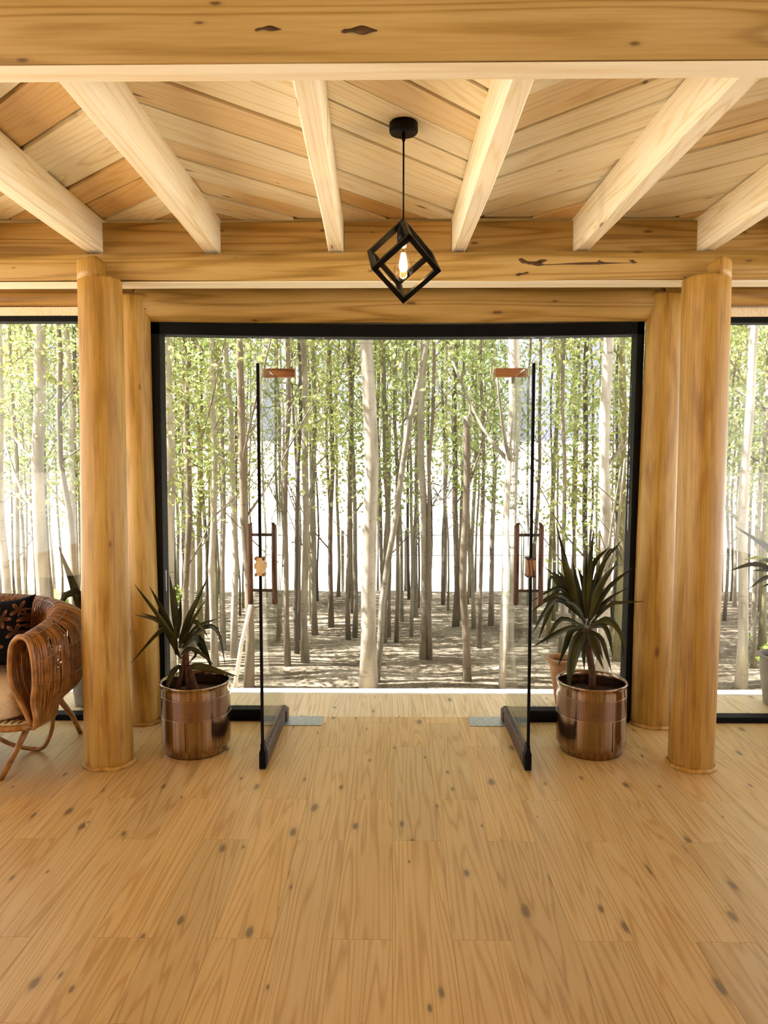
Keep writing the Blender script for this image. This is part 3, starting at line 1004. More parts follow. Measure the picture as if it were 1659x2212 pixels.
LEAVES_RIGHT = [
    ([(1.04, 3.75, 0.712), (1.035, 3.706, 0.98), (1.04, 3.663, 1.208)], 0.030),
    ([(1.001, 3.75, 0.712), (0.95, 3.824, 0.962), (0.897, 3.898, 1.213)], 0.030),
    ([(0.987, 3.75, 0.765), (0.924, 3.69, 0.944), (0.863, 3.63, 1.098)], 0.055),
    ([(0.994, 3.75, 0.738), (0.942, 3.783, 0.876), (0.889, 3.816, 0.97)], 0.034),
    ([(1.053, 3.75, 0.739), (1.086, 3.684, 0.997), (1.174, 3.617, 1.15)], 0.028),
    ([(1.046, 3.75, 0.765), (1.049, 3.71, 0.999), (1.126, 3.669, 1.107)], 0.034),
    ([(1.065, 3.75, 0.745), (1.139, 3.803, 1.018), (1.213, 3.856, 1.071), (1.275, 3.91, 0.997)], 0.024),
    ([(1.053, 3.75, 0.712), (1.087, 3.704, 0.891), (1.162, 3.657, 1.026)], 0.045),
    ([(1.046, 3.75, 0.725), (1.075, 3.773, 0.878), (1.111, 3.795, 1.006)], 0.034),
    ([(1.037, 3.75, 0.712), (1.025, 3.743, 0.897), (1.026, 3.737, 1.079)], 0.040),
    ([(1.06, 3.75, 0.712), (1.15, 3.743, 0.884), (1.273, 3.735, 0.989)], 0.028),
    ([(1.06, 3.75, 0.686), (1.154, 3.749, 0.785), (1.218, 3.749, 0.798), (1.34, 3.748, 0.805)], 0.024),
    ([(1.054, 3.75, 0.673), (1.134, 3.717, 0.7), (1.175, 3.684, 0.676), (1.217, 3.652, 0.588)], 0.042),
    ([(1.054, 3.75, 0.673), (1.167, 3.785, 0.705), (1.246, 3.821, 0.597), (1.281, 3.856, 0.425)], 0.028),
    ([(1.048, 3.75, 0.66), (1.112, 3.706, 0.683), (1.132, 3.662, 0.629), (1.139, 3.619, 0.539)], 0.032),
    ([(1.054, 3.75, 0.647), (1.105, 3.722, 0.614), (1.13, 3.693, 0.531), (1.149, 3.665, 0.442)], 0.030),
    ([(1.048, 3.75, 0.653), (1.053, 3.673, 0.588), (1.087, 3.596, 0.481)], 0.046),
    ([(1.029, 3.75, 0.64), (1.014, 3.713, 0.551), (1.009, 3.675, 0.451)], 0.030),
    ([(1.022, 3.75, 0.66), (0.969, 3.74, 0.583), (0.947, 3.73, 0.421), (0.944, 3.72, 0.298)], 0.048),
    ([(1.022, 3.75, 0.66), (0.968, 3.793, 0.636), (0.948, 3.836, 0.538), (0.92, 3.879, 0.417)], 0.040),
    ([(1.015, 3.75, 0.673), (0.908, 3.737, 0.715), (0.848, 3.724, 0.659), (0.814, 3.711, 0.577)], 0.028),
    ([(1.022, 3.75, 0.666), (0.928, 3.709, 0.669), (0.817, 3.668, 0.627), (0.721, 3.626, 0.586)], 0.030),
    ([(1.014, 3.75, 0.712), (0.903, 3.724, 0.835), (0.814, 3.698, 0.827), (0.727, 3.673, 0.761)], 0.036),
    ([(1.014, 3.75, 0.725), (0.908, 3.802, 0.873), (0.856, 3.855, 0.722), (0.813, 3.907, 0.553)], 0.040),
    ([(1.014, 3.75, 0.712), (0.872, 3.703, 0.826), (0.787, 3.657, 0.758), (0.72, 3.61, 0.66)], 0.034),
    ([(1.008, 3.75, 0.725), (0.898, 3.763, 0.88), (0.848, 3.776, 0.93), (0.834, 3.788, 0.822)], 0.030),
    ([(1.007, 3.75, 0.738), (0.916, 3.73, 0.886), (0.788, 3.711, 1.005)], 0.026),
    ([(1.014, 3.75, 0.712), (0.94, 3.776, 0.878), (0.86, 3.801, 0.959)], 0.036),
    ([(1.014, 3.75, 0.725), (0.889, 3.724, 0.88), (0.719, 3.698, 0.807)], 0.022),
    ([(1.027, 3.75, 0.712), (1.0, 3.781, 0.837), (0.972, 3.811, 1.01)], 0.042),
    ([(1.033, 3.75, 0.725), (1.017, 3.75, 0.882), (0.983, 3.749, 0.987)], 0.036),
    ([(1.053, 3.75, 0.699), (1.142, 3.774, 0.8), (1.271, 3.798, 0.874)], 0.022),
    ([(1.067, 3.75, 0.686), (1.167, 3.793, 0.809), (1.202, 3.836, 0.694), (1.264, 3.878, 0.616)], 0.026),
    ([(1.041, 3.75, 0.673), (1.081, 3.763, 0.802), (1.141, 3.776, 0.878)], 0.034),
    ([(1.028, 3.75, 0.686), (0.959, 3.693, 0.79), (0.894, 3.635, 0.827)], 0.034),
    ([(1.041, 3.75, 0.647), (0.973, 3.68, 0.566), (0.933, 3.611, 0.444)], 0.044),
    ([(1.054, 3.75, 0.66), (1.115, 3.821, 0.562), (1.172, 3.893, 0.448)], 0.036),
]



def drum(x, y, label, seam):
    d = empty('drum_planter', (x, y, 0), label, 'planter', 'steel drum planters by the doors')
    R = 0.182
    MB().lathe([(R - 0.03, 0.004), (R - 0.028, 0.0), (R - 0.02, 0.0), (R - 0.018, 0.012), (R - 0.012, 0.03), (R - 0.002, 0.045), (R, 0.06), (R, 0.1), (R, 0.15), (R, 0.205)], 64).build('drum_wall', M['steel'], d)
    MB().lathe([(R, 0.205), (R, 0.23), (R, 0.26), (R, 0.29), (R, 0.316)], 64).build('perforated_band', M['perforated'], d)
    MB().lathe([(R, 0.316), (R, 0.335), (R - 0.001, 0.352), (R - 0.001, 0.364), (R + 0.002, 0.370), (R + 0.004, 0.376), (R + 0.001, 0.381), (R - 0.006, 0.379), (R - 0.010, 0.366), (R - 0.012, 0.34), (R - 0.010, 0.28)], 64).build('rim', M['steel'], d)
    for zz in (0.207, 0.314):
        MB().tube([((R + 0.0004) * math.cos(t), (R + 0.0004) * math.sin(t), zz) for t in (2 * math.pi * k / 64 for k in range(65))], 0.0016, 6).build('bead', M['steel'], d)
    MB().tube([((R - 0.024) * math.cos(t), (R - 0.024) * math.sin(t), 0.006) for t in (2 * math.pi * k / 48 for k in range(49))], 0.005, 6).build('base_ring', M['steel'], d)
    sx = seam
    ca, sa = math.cos(sx), math.sin(sx)
    MB().tube([((R + 0.0005) * ca, (R + 0.0005) * sa, 0.05), ((R + 0.0005) * ca, (R + 0.0005) * sa, 0.205)], 0.0016, 6).build('seam', M['blackmetal'], d)
    r2 = random.Random(int(x * 100))
    soil = MB()
    rings = []
    for rr in (R - 0.011, R * 0.7, R * 0.35, 0.004):
        rings.append([(rr * math.cos(t), rr * math.sin(t), 0.30 + r2.uniform(-0.006, 0.008)) for t in (2 * math.pi * k / 28 for k in range(28))])
    soil.loft(rings, cap=False)
    soil.build('soil', M['soil'], d)
    return d


def leaf_blade(pts, w, seg=9):
    """long folded blade tapering to a point"""
    P = smooth_path(pts, seg)
    mb = MB()
    vs, fs = [], []
    side = None
    for i, p in enumerate(P):
        t = (P[min(i + 1, seg - 1)] - P[max(i - 1, 0)]).normalized()
        view = Vector((0.25 * math.sin(w * 900), -1, 0.35)).normalized()
        s = t.cross(view)
        s = s.normalized() if s.length > 1e-4 else Vector((1, 0, 0))
        if side is not None and s.dot(side) < 0:
            s = -s
        side = s
        nrm = s.cross(t)
        u = i / (seg - 1)
        ww = w * 0.5 * (0.45 + 0.55 * min(1, u * 3.2)) * (1 - max(0, (u - 0.45) / 0.55) ** 1.6)
        ww = max(ww, 0.0008)
        vs += [p - s * ww + nrm * ww * 0.35, p, p + s * ww + nrm * ww * 0.35]
        # a sheet with a little thickness
        vs += [p - s * ww + nrm * (ww * 0.35 - 0.0012), p - nrm * 0.0014, p + s * ww + nrm * (ww * 0.35 - 0.0012)]
    for i in range(seg - 1):
        a, b = i * 6, i * 6 + 6
        for q, r in ((0, 1), (1, 2), (2, 5), (5, 4), (4, 3), (3, 0)):
            fs.append((a + q, a + r, b + r, b + q))
    mb.add(vs, fs, True)
    return mb


def yucca(base, leaves, label, stems, pot_xy, group='yuccas in steel drums'):
    p = empty('potted_yucca', base, label, 'plant', group)
    B = Vector(base)
    for st, rad in stems:
        MB().tube([Vector(q) - B for q in smooth_path(st, 8)], [rad * (1.15 - 0.35 * k / 7) for k in range(8)], 8).build('stem', M['stem'], p)
    r2 = random.Random(len(leaves))
    for pts, w in leaves:
        o = leaf_blade([Vector(q) - B for q in pts], w * 0.86).build('leaf', M['yucca'], p)
        t = r2.uniform(0.65, 1.15)
        o.color = (t * r2.uniform(0.9, 1.15), t, t * 0.85, 1)
    return p


drum(-1.058, 3.73, 'brushed steel drum planter in front of the slimmer rear column', -1.62)
drum(1.07, 3.75, 'brushed steel drum planter beside the door with the box lock', -1.2)
yucca((-1.09, 3.73, 0.29), LEAVES_LEFT, 'sparse drooping dark green yucca with several short stems', [([(-1.09, 3.73, 0.29), (-1.10, 3.73, 0.40), (-1.105, 3.73, 0.53)], 0.016), ([(-1.03, 3.70, 0.29), (-1.06, 3.71, 0.37), (-1.09, 3.72, 0.46)], 0.013), ([(-1.16, 3.72, 0.29), (-1.14, 3.725, 0.38), (-1.115, 3.73, 0.5)], 0.012)], None)
yucca((1.075, 3.75, 0.29), LEAVES_RIGHT, 'full dark green yucca with a single bare stem and many arching leaves', [([(1.075, 3.75, 0.29), (1.072, 3.75, 0.42), (1.05, 3.75, 0.54), (1.042, 3.75, 0.66)], 0.019)], None)

# ------------------------------------------------------------------ rattan chair, its cushion and pillow
CX = -2.22
chair = empty('rattan_armchair', (CX, 3.6, 0), 'honey brown woven rattan armchair with rolled arms by the column', 'chair')
arm = [(-1.785, 3.34), (-1.752, 3.48), (-1.745, 3.62), (-1.80, 3.76), (-1.93, 3.88), (-2.08, 3.935), (-2.22, 3.95)]
half = smooth_path([(x, y, 0) for x, y in arm], 60)
path = half + [Vector((2 * CX - p.x, p.y, 0)) for p in reversed(half[:-1])]
NP = len(path)


def section(i):
    """points of the rolled side at path index i, from the seat up over the roll and down the outside"""
    p = path[i]
    t = (path[min(i + 1, NP - 1)] - path[max(i - 1, 0)]).normalized()
    n = Vector((t.y, -t.x, 0))          # outwards
    if i > NP // 2 and False:
        n = -n
    u = min(i, NP - 1 - i) / (NP // 2)
    zt = 0.706 + 0.075 * min(1, u * 2.0) + 0.02 * u
    bul = 0.066 + 0.055 * math.sin(min(1, u * 2.4) * math.pi / 2)
    bi = -0.067
    lowin = 0.045 - 0.095 * min(1, u * 2.2)
    zb = 0.268 - 0.045 * min(1, u * 2)
    pr = [(lowin, zb), (lowin - 0.04, 0.345), (bi, 0.475), (bi - 0.002, 0.60), (bi + 0.010, zt - 0.045), (bi + 0.04, zt - 0.008), (0.0, zt), (0.035, zt - 0.012), (bul - 0.012, zt - 0.055),
          (bul, zt - 0.13), (bul, 0.47), (bul - 0.012 - 0.02 * u, 0.39), (lowin + 0.022 + 0.04 * u, 0.315), (lowin + 0.012, zb)]
    return [p + n * a + Vector((0, 0, z)) for a, z in pr]


O = Vector((CX, 3.6, 0))
weaves = [MB(), MB(), MB()]
r2 = random.Random(77)
NS = 430
for k in range(NS):
    f = 0.6 + (NP - 2.2) * (k + r2.uniform(-0.25, 0.25)) / NS
    i = max(0, min(NP - 2, int(f)))
    a, b = section(i), section(i + 1)
    g = f - i
    tw = r2.uniform(-1.0, 1.0)
    tw2 = r2.uniform(-0.35, 0.35)
    pts = []
    for j in range(len(a)):
        g2 = g + tw * math.sin(j / 13 * math.pi) * 0.8 + tw2 * math.sin(j / 13 * 3 * math.pi)
        pts.append(a[j].lerp(b[j], g2) - O)
    weaves[k % 3].tube(smooth_path(pts, 22), r2.uniform(0.0026, 0.004), 5, cap=False)
for q, j in enumerate((3, 5, 7, 9, 10, 11)):
    weaves[q % 3].tube([section(i)[j] - O for i in range(0, NP, 2)], 0.004, 5, cap=False)
for mb, c in zip(weaves, (1.2, 0.9, 0.6)):
    wv = mb.build('wicker', M['rattanweave'], chair)
    wv.color = (c, c * 0.97, c * 0.92, 1)
    wv['kind'] = 'stuff'
for i in (0, NP - 1):
    s = [q - O for q in section(i)]
    MB().tube(smooth_path(s + [s[0]], 44), 0.0135, 10).build('arm_hoop', M['rattan'], chair)
for i in (26, NP - 27):
    s = [q - O for q in section(i)]
    MB().tube(smooth_path(s, 36), 0.008, 8).build('side_hoop', M['rattan'], chair)
rail = [section(i)[0] - O + Vector((0, 0, -0.004)) for i in range(0, NP, 3)]
MB().tube(rail, 0.014, 8).build('seat_rail', M['rattan'], chair)
f0, f1 = section(0)[0] - O, section(NP - 1)[0] - O
MB().tube([f0, f0 + Vector((-0.1, -0.02, -0.004)), f1 + Vector((0.1, -0.02, -0.004)), f1], 0.017, 10).build('seat_rail', M['rattan'], chair)
slat = MB().tube([(0, -0.25, 0.277), (0, 0.28, 0.267)], 0.006, 6).mesh('seat_slat')
for k in range(26):
    link('seat_slat', slat, M['rattan'], chair, (-0.40 + 0.8 * k / 25, 0, 0))
for s in (1, -1):
    q = lambda x, y, z: (s * (x - CX), y - 3.6, z)
    MB().tube([q(-1.775, 3.36, 0.265), q(-1.84, 3.345, 0.13), q(-1.907, 3.33, 0.0)], [0.016, 0.014, 0.012], 10).build('leg', M['rattan'], chair)
    MB().tube([q(-1.83, 3.80, 0.24), q(-1.80, 3.88, 0.12), q(-1.78, 3.93, 0.0)], [0.016, 0.014, 0.012], 10).build('leg', M['rattan'], chair)
    MB().tube(smooth_path([q(-1.80, 3.66, 0.235), q(-1.812, 3.665, 0.13), q(-1.86, 3.67, 0.03), q(-1.93, 3.68, 0.012), q(-2.0, 3.60, 0.07), q(-2.05, 3.5, 0.17), q(-2.08, 3.42, 0.27)], 26), 0.0115, 8).build('leg_brace', M['rattan'], chair)


def puffy(name, sx, sy, th, mat, n=18, pinch=0.12, power=0.5):
    mb = MB()
    vs, fs = [], []
    for side in (1, -1):
        for i in range(n + 1):
            for j in range(n + 1):
                u, v = -1 + 2 * i / n, -1 + 2 * j / n
                h = max(0.0, (1 - u ** 2) * (1 - v ** 2)) ** power
                x = u * sx * (1 - pinch * (1 - abs(v) ** 2) * abs(u) ** 3)
                y = v * sy * (1 - pinch * (1 - abs(u) ** 2) * abs(v) ** 3)
                vs.append((x, -side * h * th, y))
    w1 = (n + 1) ** 2
    for side in (0, 1):
        for i in range(n):
            for j in range(n):
                a = side * w1 + i * (n + 1) + j
                fs.append((a, a + 1, a + n + 2, a + n + 1) if side else (a, a + n + 1, a + n + 2, a + 1))
    mb.add(vs, fs, True)
    m = mb.mesh(name)
    bm = bmesh.new()
    bm.from_mesh(m)
    bmesh.ops.remove_doubles(bm, verts=bm.verts, dist=1e-5)
    bmesh.ops.recalc_face_normals(bm, faces=bm.faces)
    bm.to_mesh(m)
    bm.free()
    return link(name, m, mat)


# seat cushion: a rounded slab with a piped edge
cu = MB()
rings = []
for z, e in ((0.292, -0.03), (0.296, -0.012), (0.31, 0.0), (0.395, 0.0), (0.412, -0.012), (0.42, -0.04), (0.426, -0.12)):
    ring = []
    for k in range(48):
        a = 2 * math.pi * k / 48
        c, s = math.cos(a), math.sin(a)
        rr = 1 / (abs(c) ** 5 + abs(s) ** 5) ** 0.2
        ring.append((c * rr * (0.405 + e), 0.0 + s * rr * (0.30 + e), z))
    rings.append(ring)
cu.loft(rings)
o = cu.build('seat_cushion', M['cream'], None, (CX, 3.60, 0))
tag(o, 'thick cream seat cushion on the rattan armchair', 'cushion')
pil = puffy('throw_pillow', 0.235, 0.2, 0.075, M['pillow'], pinch=0.16)
pil.location = (-2.125, 3.72, 0.632)
pil.rotation_euler = (math.radians(-16), math.radians(-5), math.radians(-14))
tag(pil, 'black throw pillow printed with rust flowers leaning in the rattan armchair', 'pillow')

# ------------------------------------------------------------------ outside, close to the glass
def outside_pot(name, x, y, prof, mat, label, cat='planter'):
    p = empty(name, (x, y, 0), label, cat)
    zb = prof[0][1]
    MB().lathe(prof, 36).build('pot_wall', mat, p)
    rt, zt = prof[-1]
    MB().lathe([(rt + 0.004, zt - 0.012), (rt + 0.008, zt - 0.01), (rt + 0.008, zt + 0.004), (rt - 0.008, zt + 0.004), (rt - 0.01, zt - 0.03)], 36).build('rim', mat, p)
    MB().lathe([(rt - 0.008, zt - 0.03), (rt * 0.5, zt - 0.025), (0.002, zt - 0.022)], 28).build('soil', M['soil'], p)
    return p


def arching_leaves(seed, cx, cy, z, n, L, spread=1.0, tilt=0.0):
    r3 = random.Random(seed)
    out = []
    for k in range(n):
        a = 2.4 * k + r3.uniform(-0.3, 0.3)
        e = math.radians(r3.uniform(5, 75))
        l = L * r3.uniform(0.75, 1.1)
        dr = r3.uniform(0.05, 0.45)
        d = Vector((math.cos(a) * math.cos(e) * spread, math.sin(a) * math.cos(e) * spread, math.sin(e)))
        b = Vector((cx, cy, z + r3.uniform(-0.08, 0.05)))
        m = b + d * l * 0.55
        t = b + d * l + Vector((0, 0, -dr * l * (1 - math.sin(e) * 0.7)))
        out.append(([tuple(b), tuple(m), tuple(t)], r3.uniform(0.03, 0.045)))
    return out


outside_pot('outdoor_planter', -1.93, 4.45, [(0.0, 0.002), (0.10, 0.002), (0.105, 0.008), (0.125, 0.18), (0.13, 0.27)], M['greypot'], 'grey tapered planter on the outdoor strip behind the front column')
yl = [([(-1.93, 4.45, 0.27), (-1.97, 4.43, 0.60), (-2.11, 4.42, 1.03)], 0.075), ([(-1.93, 4.45, 0.27), (-2.05, 4.43, 0.62), (-2.1, 4.40, 0.38)], 0.055), ([(-1.93, 4.45, 0.27), (-2.0, 4.42, 0.5), (-2.17, 4.40, 0.50)], 0.05),
      ([(-1.93, 4.45, 0.27), (-1.95, 4.42, 0.68), (-2.06, 4.38, 0.70), (-2.08, 4.36, 0.52)], 0.06), ([(-1.93, 4.45, 0.27), (-1.86, 4.45, 0.6), (-1.78, 4.45, 0.85)], 0.06)]
yucca((-1.93, 4.45, 0.24), yl, 'broad-leaved green plant outside the window, half hidden behind the front column', [([(-1.93, 4.45, 0.24), (-1.93, 4.45, 0.30), (-1.93, 4.45, 0.36)], 0.02)], None, 'outdoor plants beyond the glass')
outside_pot('outdoor_planter', 2.50, 4.45, [(0.0, 0.002), (0.12, 0.002), (0.125, 0.01), (0.15, 0.2), (0.155, 0.32)], M['greypot'], 'grey planter outside the window beyond the notched column')
yucca((2.50, 4.45, 0.29), arching_leaves(5, 2.50, 4.45, 0.84, 22, 0.42) + [([(2.5, 4.45, 0.84), (2.38, 4.43, 0.96), (2.27, 4.42, 1.06)], 0.04), ([(2.5, 4.45, 0.82), (2.36, 4.42, 0.87), (2.235, 4.40, 0.87)], 0.035), ([(2.5, 4.45, 0.80), (2.4, 4.42, 0.80), (2.29, 4.40, 0.765)], 0.03), ([(2.5, 4.45, 0.86), (2.43, 4.43, 0.93), (2.33, 4.41, 0.92)], 0.04)],
      'yucca with spiky leaves outside the window beyond the notched column', [([(2.50, 4.45, 0.29), (2.49, 4.45, 0.6), (2.50, 4.45, 0.86)], 0.022)], None, 'outdoor plants beyond the glass')
outside_pot('outdoor_planter', 1.075, 4.45, [(0.0, 0.002), (0.03, 0.002), (0.034, 0.008), (0.075, 0.26), (0.09, 0.30)], M['tanpot'], 'small tan tapered pot standing outside behind the steel drum planter')

# pale peeled pole leaning outside
o = MB().tube([(0, 0, -0.36), (0.09, -0.02, 0.16), (0.2, -0.04, 0.60)], [0.017, 0.016, 0.013], 10).build('leaning_pole', M['peeled'], None, (-1.235, 5.3, 0))
tag(o, 'pale peeled pole leaning at a slant outside the glass', 'pole')

# ------------------------------------------------------------------ outside: ground, river, hills
GZ = -0.35
r2 = random.Random(3)
ph = [(r2.uniform(0, 6.28), r2.uniform(0, 6.28)) for _ in range(8)]


def gh(x, y):
    h = 0.0
    for k, (a, b) in enumerate(ph):
        fx, fy = 0.5 + 0.55 * k, 0.9 + 0.9 * k
        h += (0.035 / (1 + 0.55 * k)) * math.sin(fx * x + a + 0.8 * math.sin(0.6 * y + b)) * math.sin(fy * y + b)
    return GZ + h * min(1, max(0, (y - 5.2) / 0.8))


xs = [-9.5 + 0.14 * k for k in range(137)]
ys = [5.0 + 0.1 * k for k in range(54)]
mb = MB()
n = len(xs)
mb.add([(x, y, gh(x, y)) for y in ys for x in xs], [(j * n + i, j * n + i + 1, (j + 1) * n + i + 1, (j + 1) * n + i) for j in range(len(ys) - 1) for i in range(n - 1)], True)
o = mb.build('ground', M['ground'])
tag(o, 'dry leaf-strewn forest soil in dappled shade under the grove', 'ground', kind='structure')
o = MB().box(-300, 300, -120, 14.9, -0.6, GZ - 0.16).build('gravel_bounce_yard', M['sand'])  # ground around the house made pale gravel to bounce light onto the ceiling
tag(o, 'pale gravel yard around the grove and the house, added to bounce sunlight', 'ground', kind='structure')
mb = MB()
rows = [(14.8, -0.515), (25, -0.3), (60, 0.2), (120, 2.5), (200, 6.5), (260, 9)]
mb.add([(x, y, z) for y, z in rows for x in (-300, -100, 0, 100, 300)], [(j * 5 + i, j * 5 + i + 1, j * 5 + i + 6, j * 5 + i + 5) for j in range(len(rows) - 1) for i in range(4)], True)
o = mb.build('riverbank', M['sand'])
tag(o, 'bleached white riverbank glowing behind the tree trunks', 'riverbank', kind='structure')
mb = MB()
cols = 61
vs = []
for j in range(8):
    for i in range(cols):
        x = -420 + 840 * i / (cols - 1)
        top = 95 + 26 * math.sin(x * 0.013 + 1.0) + 14 * math.sin(x * 0.034) + 6 * math.sin(x * 0.09)
        u = j / 7
        vs.append((x, 240 + 130 * u, 5 + top * (u ** 0.85) + 3 * math.sin(x * 0.15 + 4 * u)))
mb.add(vs, [(j * cols + i, j * cols + i + 1, (j + 1) * cols + i + 1, (j + 1) * cols + i) for j in range(7) for i in range(cols - 1)], True)
o = mb.build('hills', M['hill'])
tag(o, 'pale bluish hillside far behind the grove', 'hills', kind='structure')

# ------------------------------------------------------------------ the grove
TONE = {'pale': (0.66, 0.64, 0.60, 1), 'white': (0.82, 0.81, 0.79, 1), 'grey': (0.42, 0.40, 0.35, 1), 'brown': (0.30, 0.26, 0.21, 1), 'dark': (0.17, 0.15, 0.13, 1), 'green': (0.38, 0.38, 0.22, 1)}


def foliage_mesh(seed, low, high, n_low, n_high, r_low, r_high, size):
    """loose leaves in clumps hugging the trunk, wider higher up; z measured from the tree's foot"""
    r3 = random.Random(seed)
    vs, fs = [], []
    clumps = []
    for _ in range(n_low // 40):
        z = r3.uniform(*low)
        a = r3.uniform(0, 6.28)
        rr = r_low * r3.uniform(0.2, 1.0)
        clumps.append((rr * math.cos(a), rr * math.sin(a), z, 0.13, 40))
    for _ in range(n_high // 60):
        z = r3.uniform(*high)
        a = r3.uniform(0, 6.28)
        rr = r_high * math.sqrt(r3.uniform(0.0, 1.0))
        clumps.append((rr * math.cos(a), rr * math.sin(a), z, 0.26, 60))
    for cx, cy, cz, sp, cnt in clumps:
        for _ in range(cnt):
            p = Vector((cx + r3.gauss(0, sp), cy + r3.gauss(0, sp), cz + r3.gauss(0, sp * 1.5)))
            s = size * r3.uniform(0.7, 1.3) * (1.35 if sp > 0.2 else 1)
            d = Vector((r3.uniform(-1, 1), r3.uniform(-1, 1), r3.uniform(-1.1, 0.3))).normalized()
            q = d.orthogonal().normalized()
            q.rotate(Quaternion(d, r3.uniform(0, 6.28)))
            w = q * s * 0.28
            nn = d.cross(q) * s * 0.06
            o = len(vs)
            vs += [p, p + d * s * 0.45 + w + nn, p + d * s, p + d * s * 0.45 - w + nn]
            fs += [(o, o + 1, o + 2, o + 3)]
    m = bpy.data.meshes.new('foliage')
    m.from_pydata([tuple(v) for v in vs], [], fs)
    m.materials.append(M['leaf'])
    return m


FULL = [foliage_mesh(100 + k, (2.0, 4.4), (3.9, 7.2), 700, 180, 0.26, 0.75, 0.056) for k in range(4)]
LOW = [foliage_mesh(200 + k, (1.5, 4.2), (3.9, 7.0), 1000, 60, 0.28, 0.6, 0.056) for k in range(3)]
HIGH = [foliage_mesh(300 + k, (2.9, 4.4), (4.0, 7.2), 240, 180, 0.3, 0.8, 0.056) for k in range(3)]


def tree(x, y, r, tone, label, group, seed, leaves, lean=(0, 0), h=7.2, branches=2, wob=1.0, top_cut=None, name='slender_tree'):
    r3 = random.Random(seed)
    z0 = gh(x, y) - 0.05
    t = empty(name, (x, y, z0), label, 'tree', group)
    H = top_cut or h
    pts, rad = [], []
    a, b, c, d = (r3.uniform(0, 6.28) for _ in range(4))
    n = 16
    for k in range(n):
        u = k / (n - 1)
        z = H * (0.55 * u if False else u)
        f = min(1, z / 0.8)
        pts.append((lean[0] * z + wob * f * (0.022 * math.sin(1.6 * z + a) + 0.010 * math.sin(4.1 * z + b)), lean[1] * z + wob * f * 0.02 * math.sin(1.4 * z + c), z))
        rad.append(r * (1 + 0.35 * max(0, 1 - z / 0.25)) * (1 - 0.5 * z / h))
    o = MB().tube(pts, rad, 9).build('trunk', M['bark'], t)
    o.color = TONE[tone]
    for k in range(branches):
        z = r3.uniform(1.0, min(4.2, H * 0.9))
        q = int(z / H * (n - 1))
        p = Vector(pts[q])
        an = r3.uniform(0, 6.28)
        L = r3.uniform(0.5, 1.3)
        dr = Vector((math.cos(an) * 0.75, math.sin(an) * 0.5, r3.uniform(0.5, 1.1))).normalized()
        bp = [p, p + dr * L * 0.4 + Vector((0, 0, -0.02)), p + dr * L + Vector((r3.uniform(-0.08, 0.08), 0, 0.15 * L))]
        bo = MB().tube(smooth_path(bp, 6), [r * 0.34 * (1 - 0.12 * s) for s in range(6)], 6).build('branch', M['bark'], t)
        bo.color = TONE[tone if tone != 'white' else 'grey']
        # twigs springing from the branch
        tw = MB()
        bb = smooth_path(bp, 6)
        for s in (1, 2, 2, 3, 4, 5):
            e = Vector((r3.uniform(-1, 1), r3.uniform(-0.6, 0.6), r3.uniform(-0.2, 1))).normalized() * r3.uniform(0.15, 0.35)
            tw.tube([bb[s], bb[s] + e * 0.6, bb[s] + e + Vector((0, 0, 0.05))], [0.0045, 0.0035, 0.002], 5)
        to = tw.build('twigs', M['bark'], bo)
        to.color = TONE['brown']
        to['kind'] = 'stuff'
    if leaves:
        pool = {'full': FULL, 'low': LOW, 'high': HIGH}[leaves]
        fo = link('foliage', pool[r3.randrange(len(pool))].copy(), M['leaf'], t, (lean[0] * 3.2, lean[1] * 3.2, r3.uniform(-0.25, 0.25)), (0, 0, r3.uniform(0, 6.28)))
        g = r3.uniform(0.8, 1.15)
        fo.color = (g * r3.uniform(0.9, 1.12), g, g * r3.uniform(0.8, 1.0), 1)
        fo['kind'] = 'stuff'
    return t


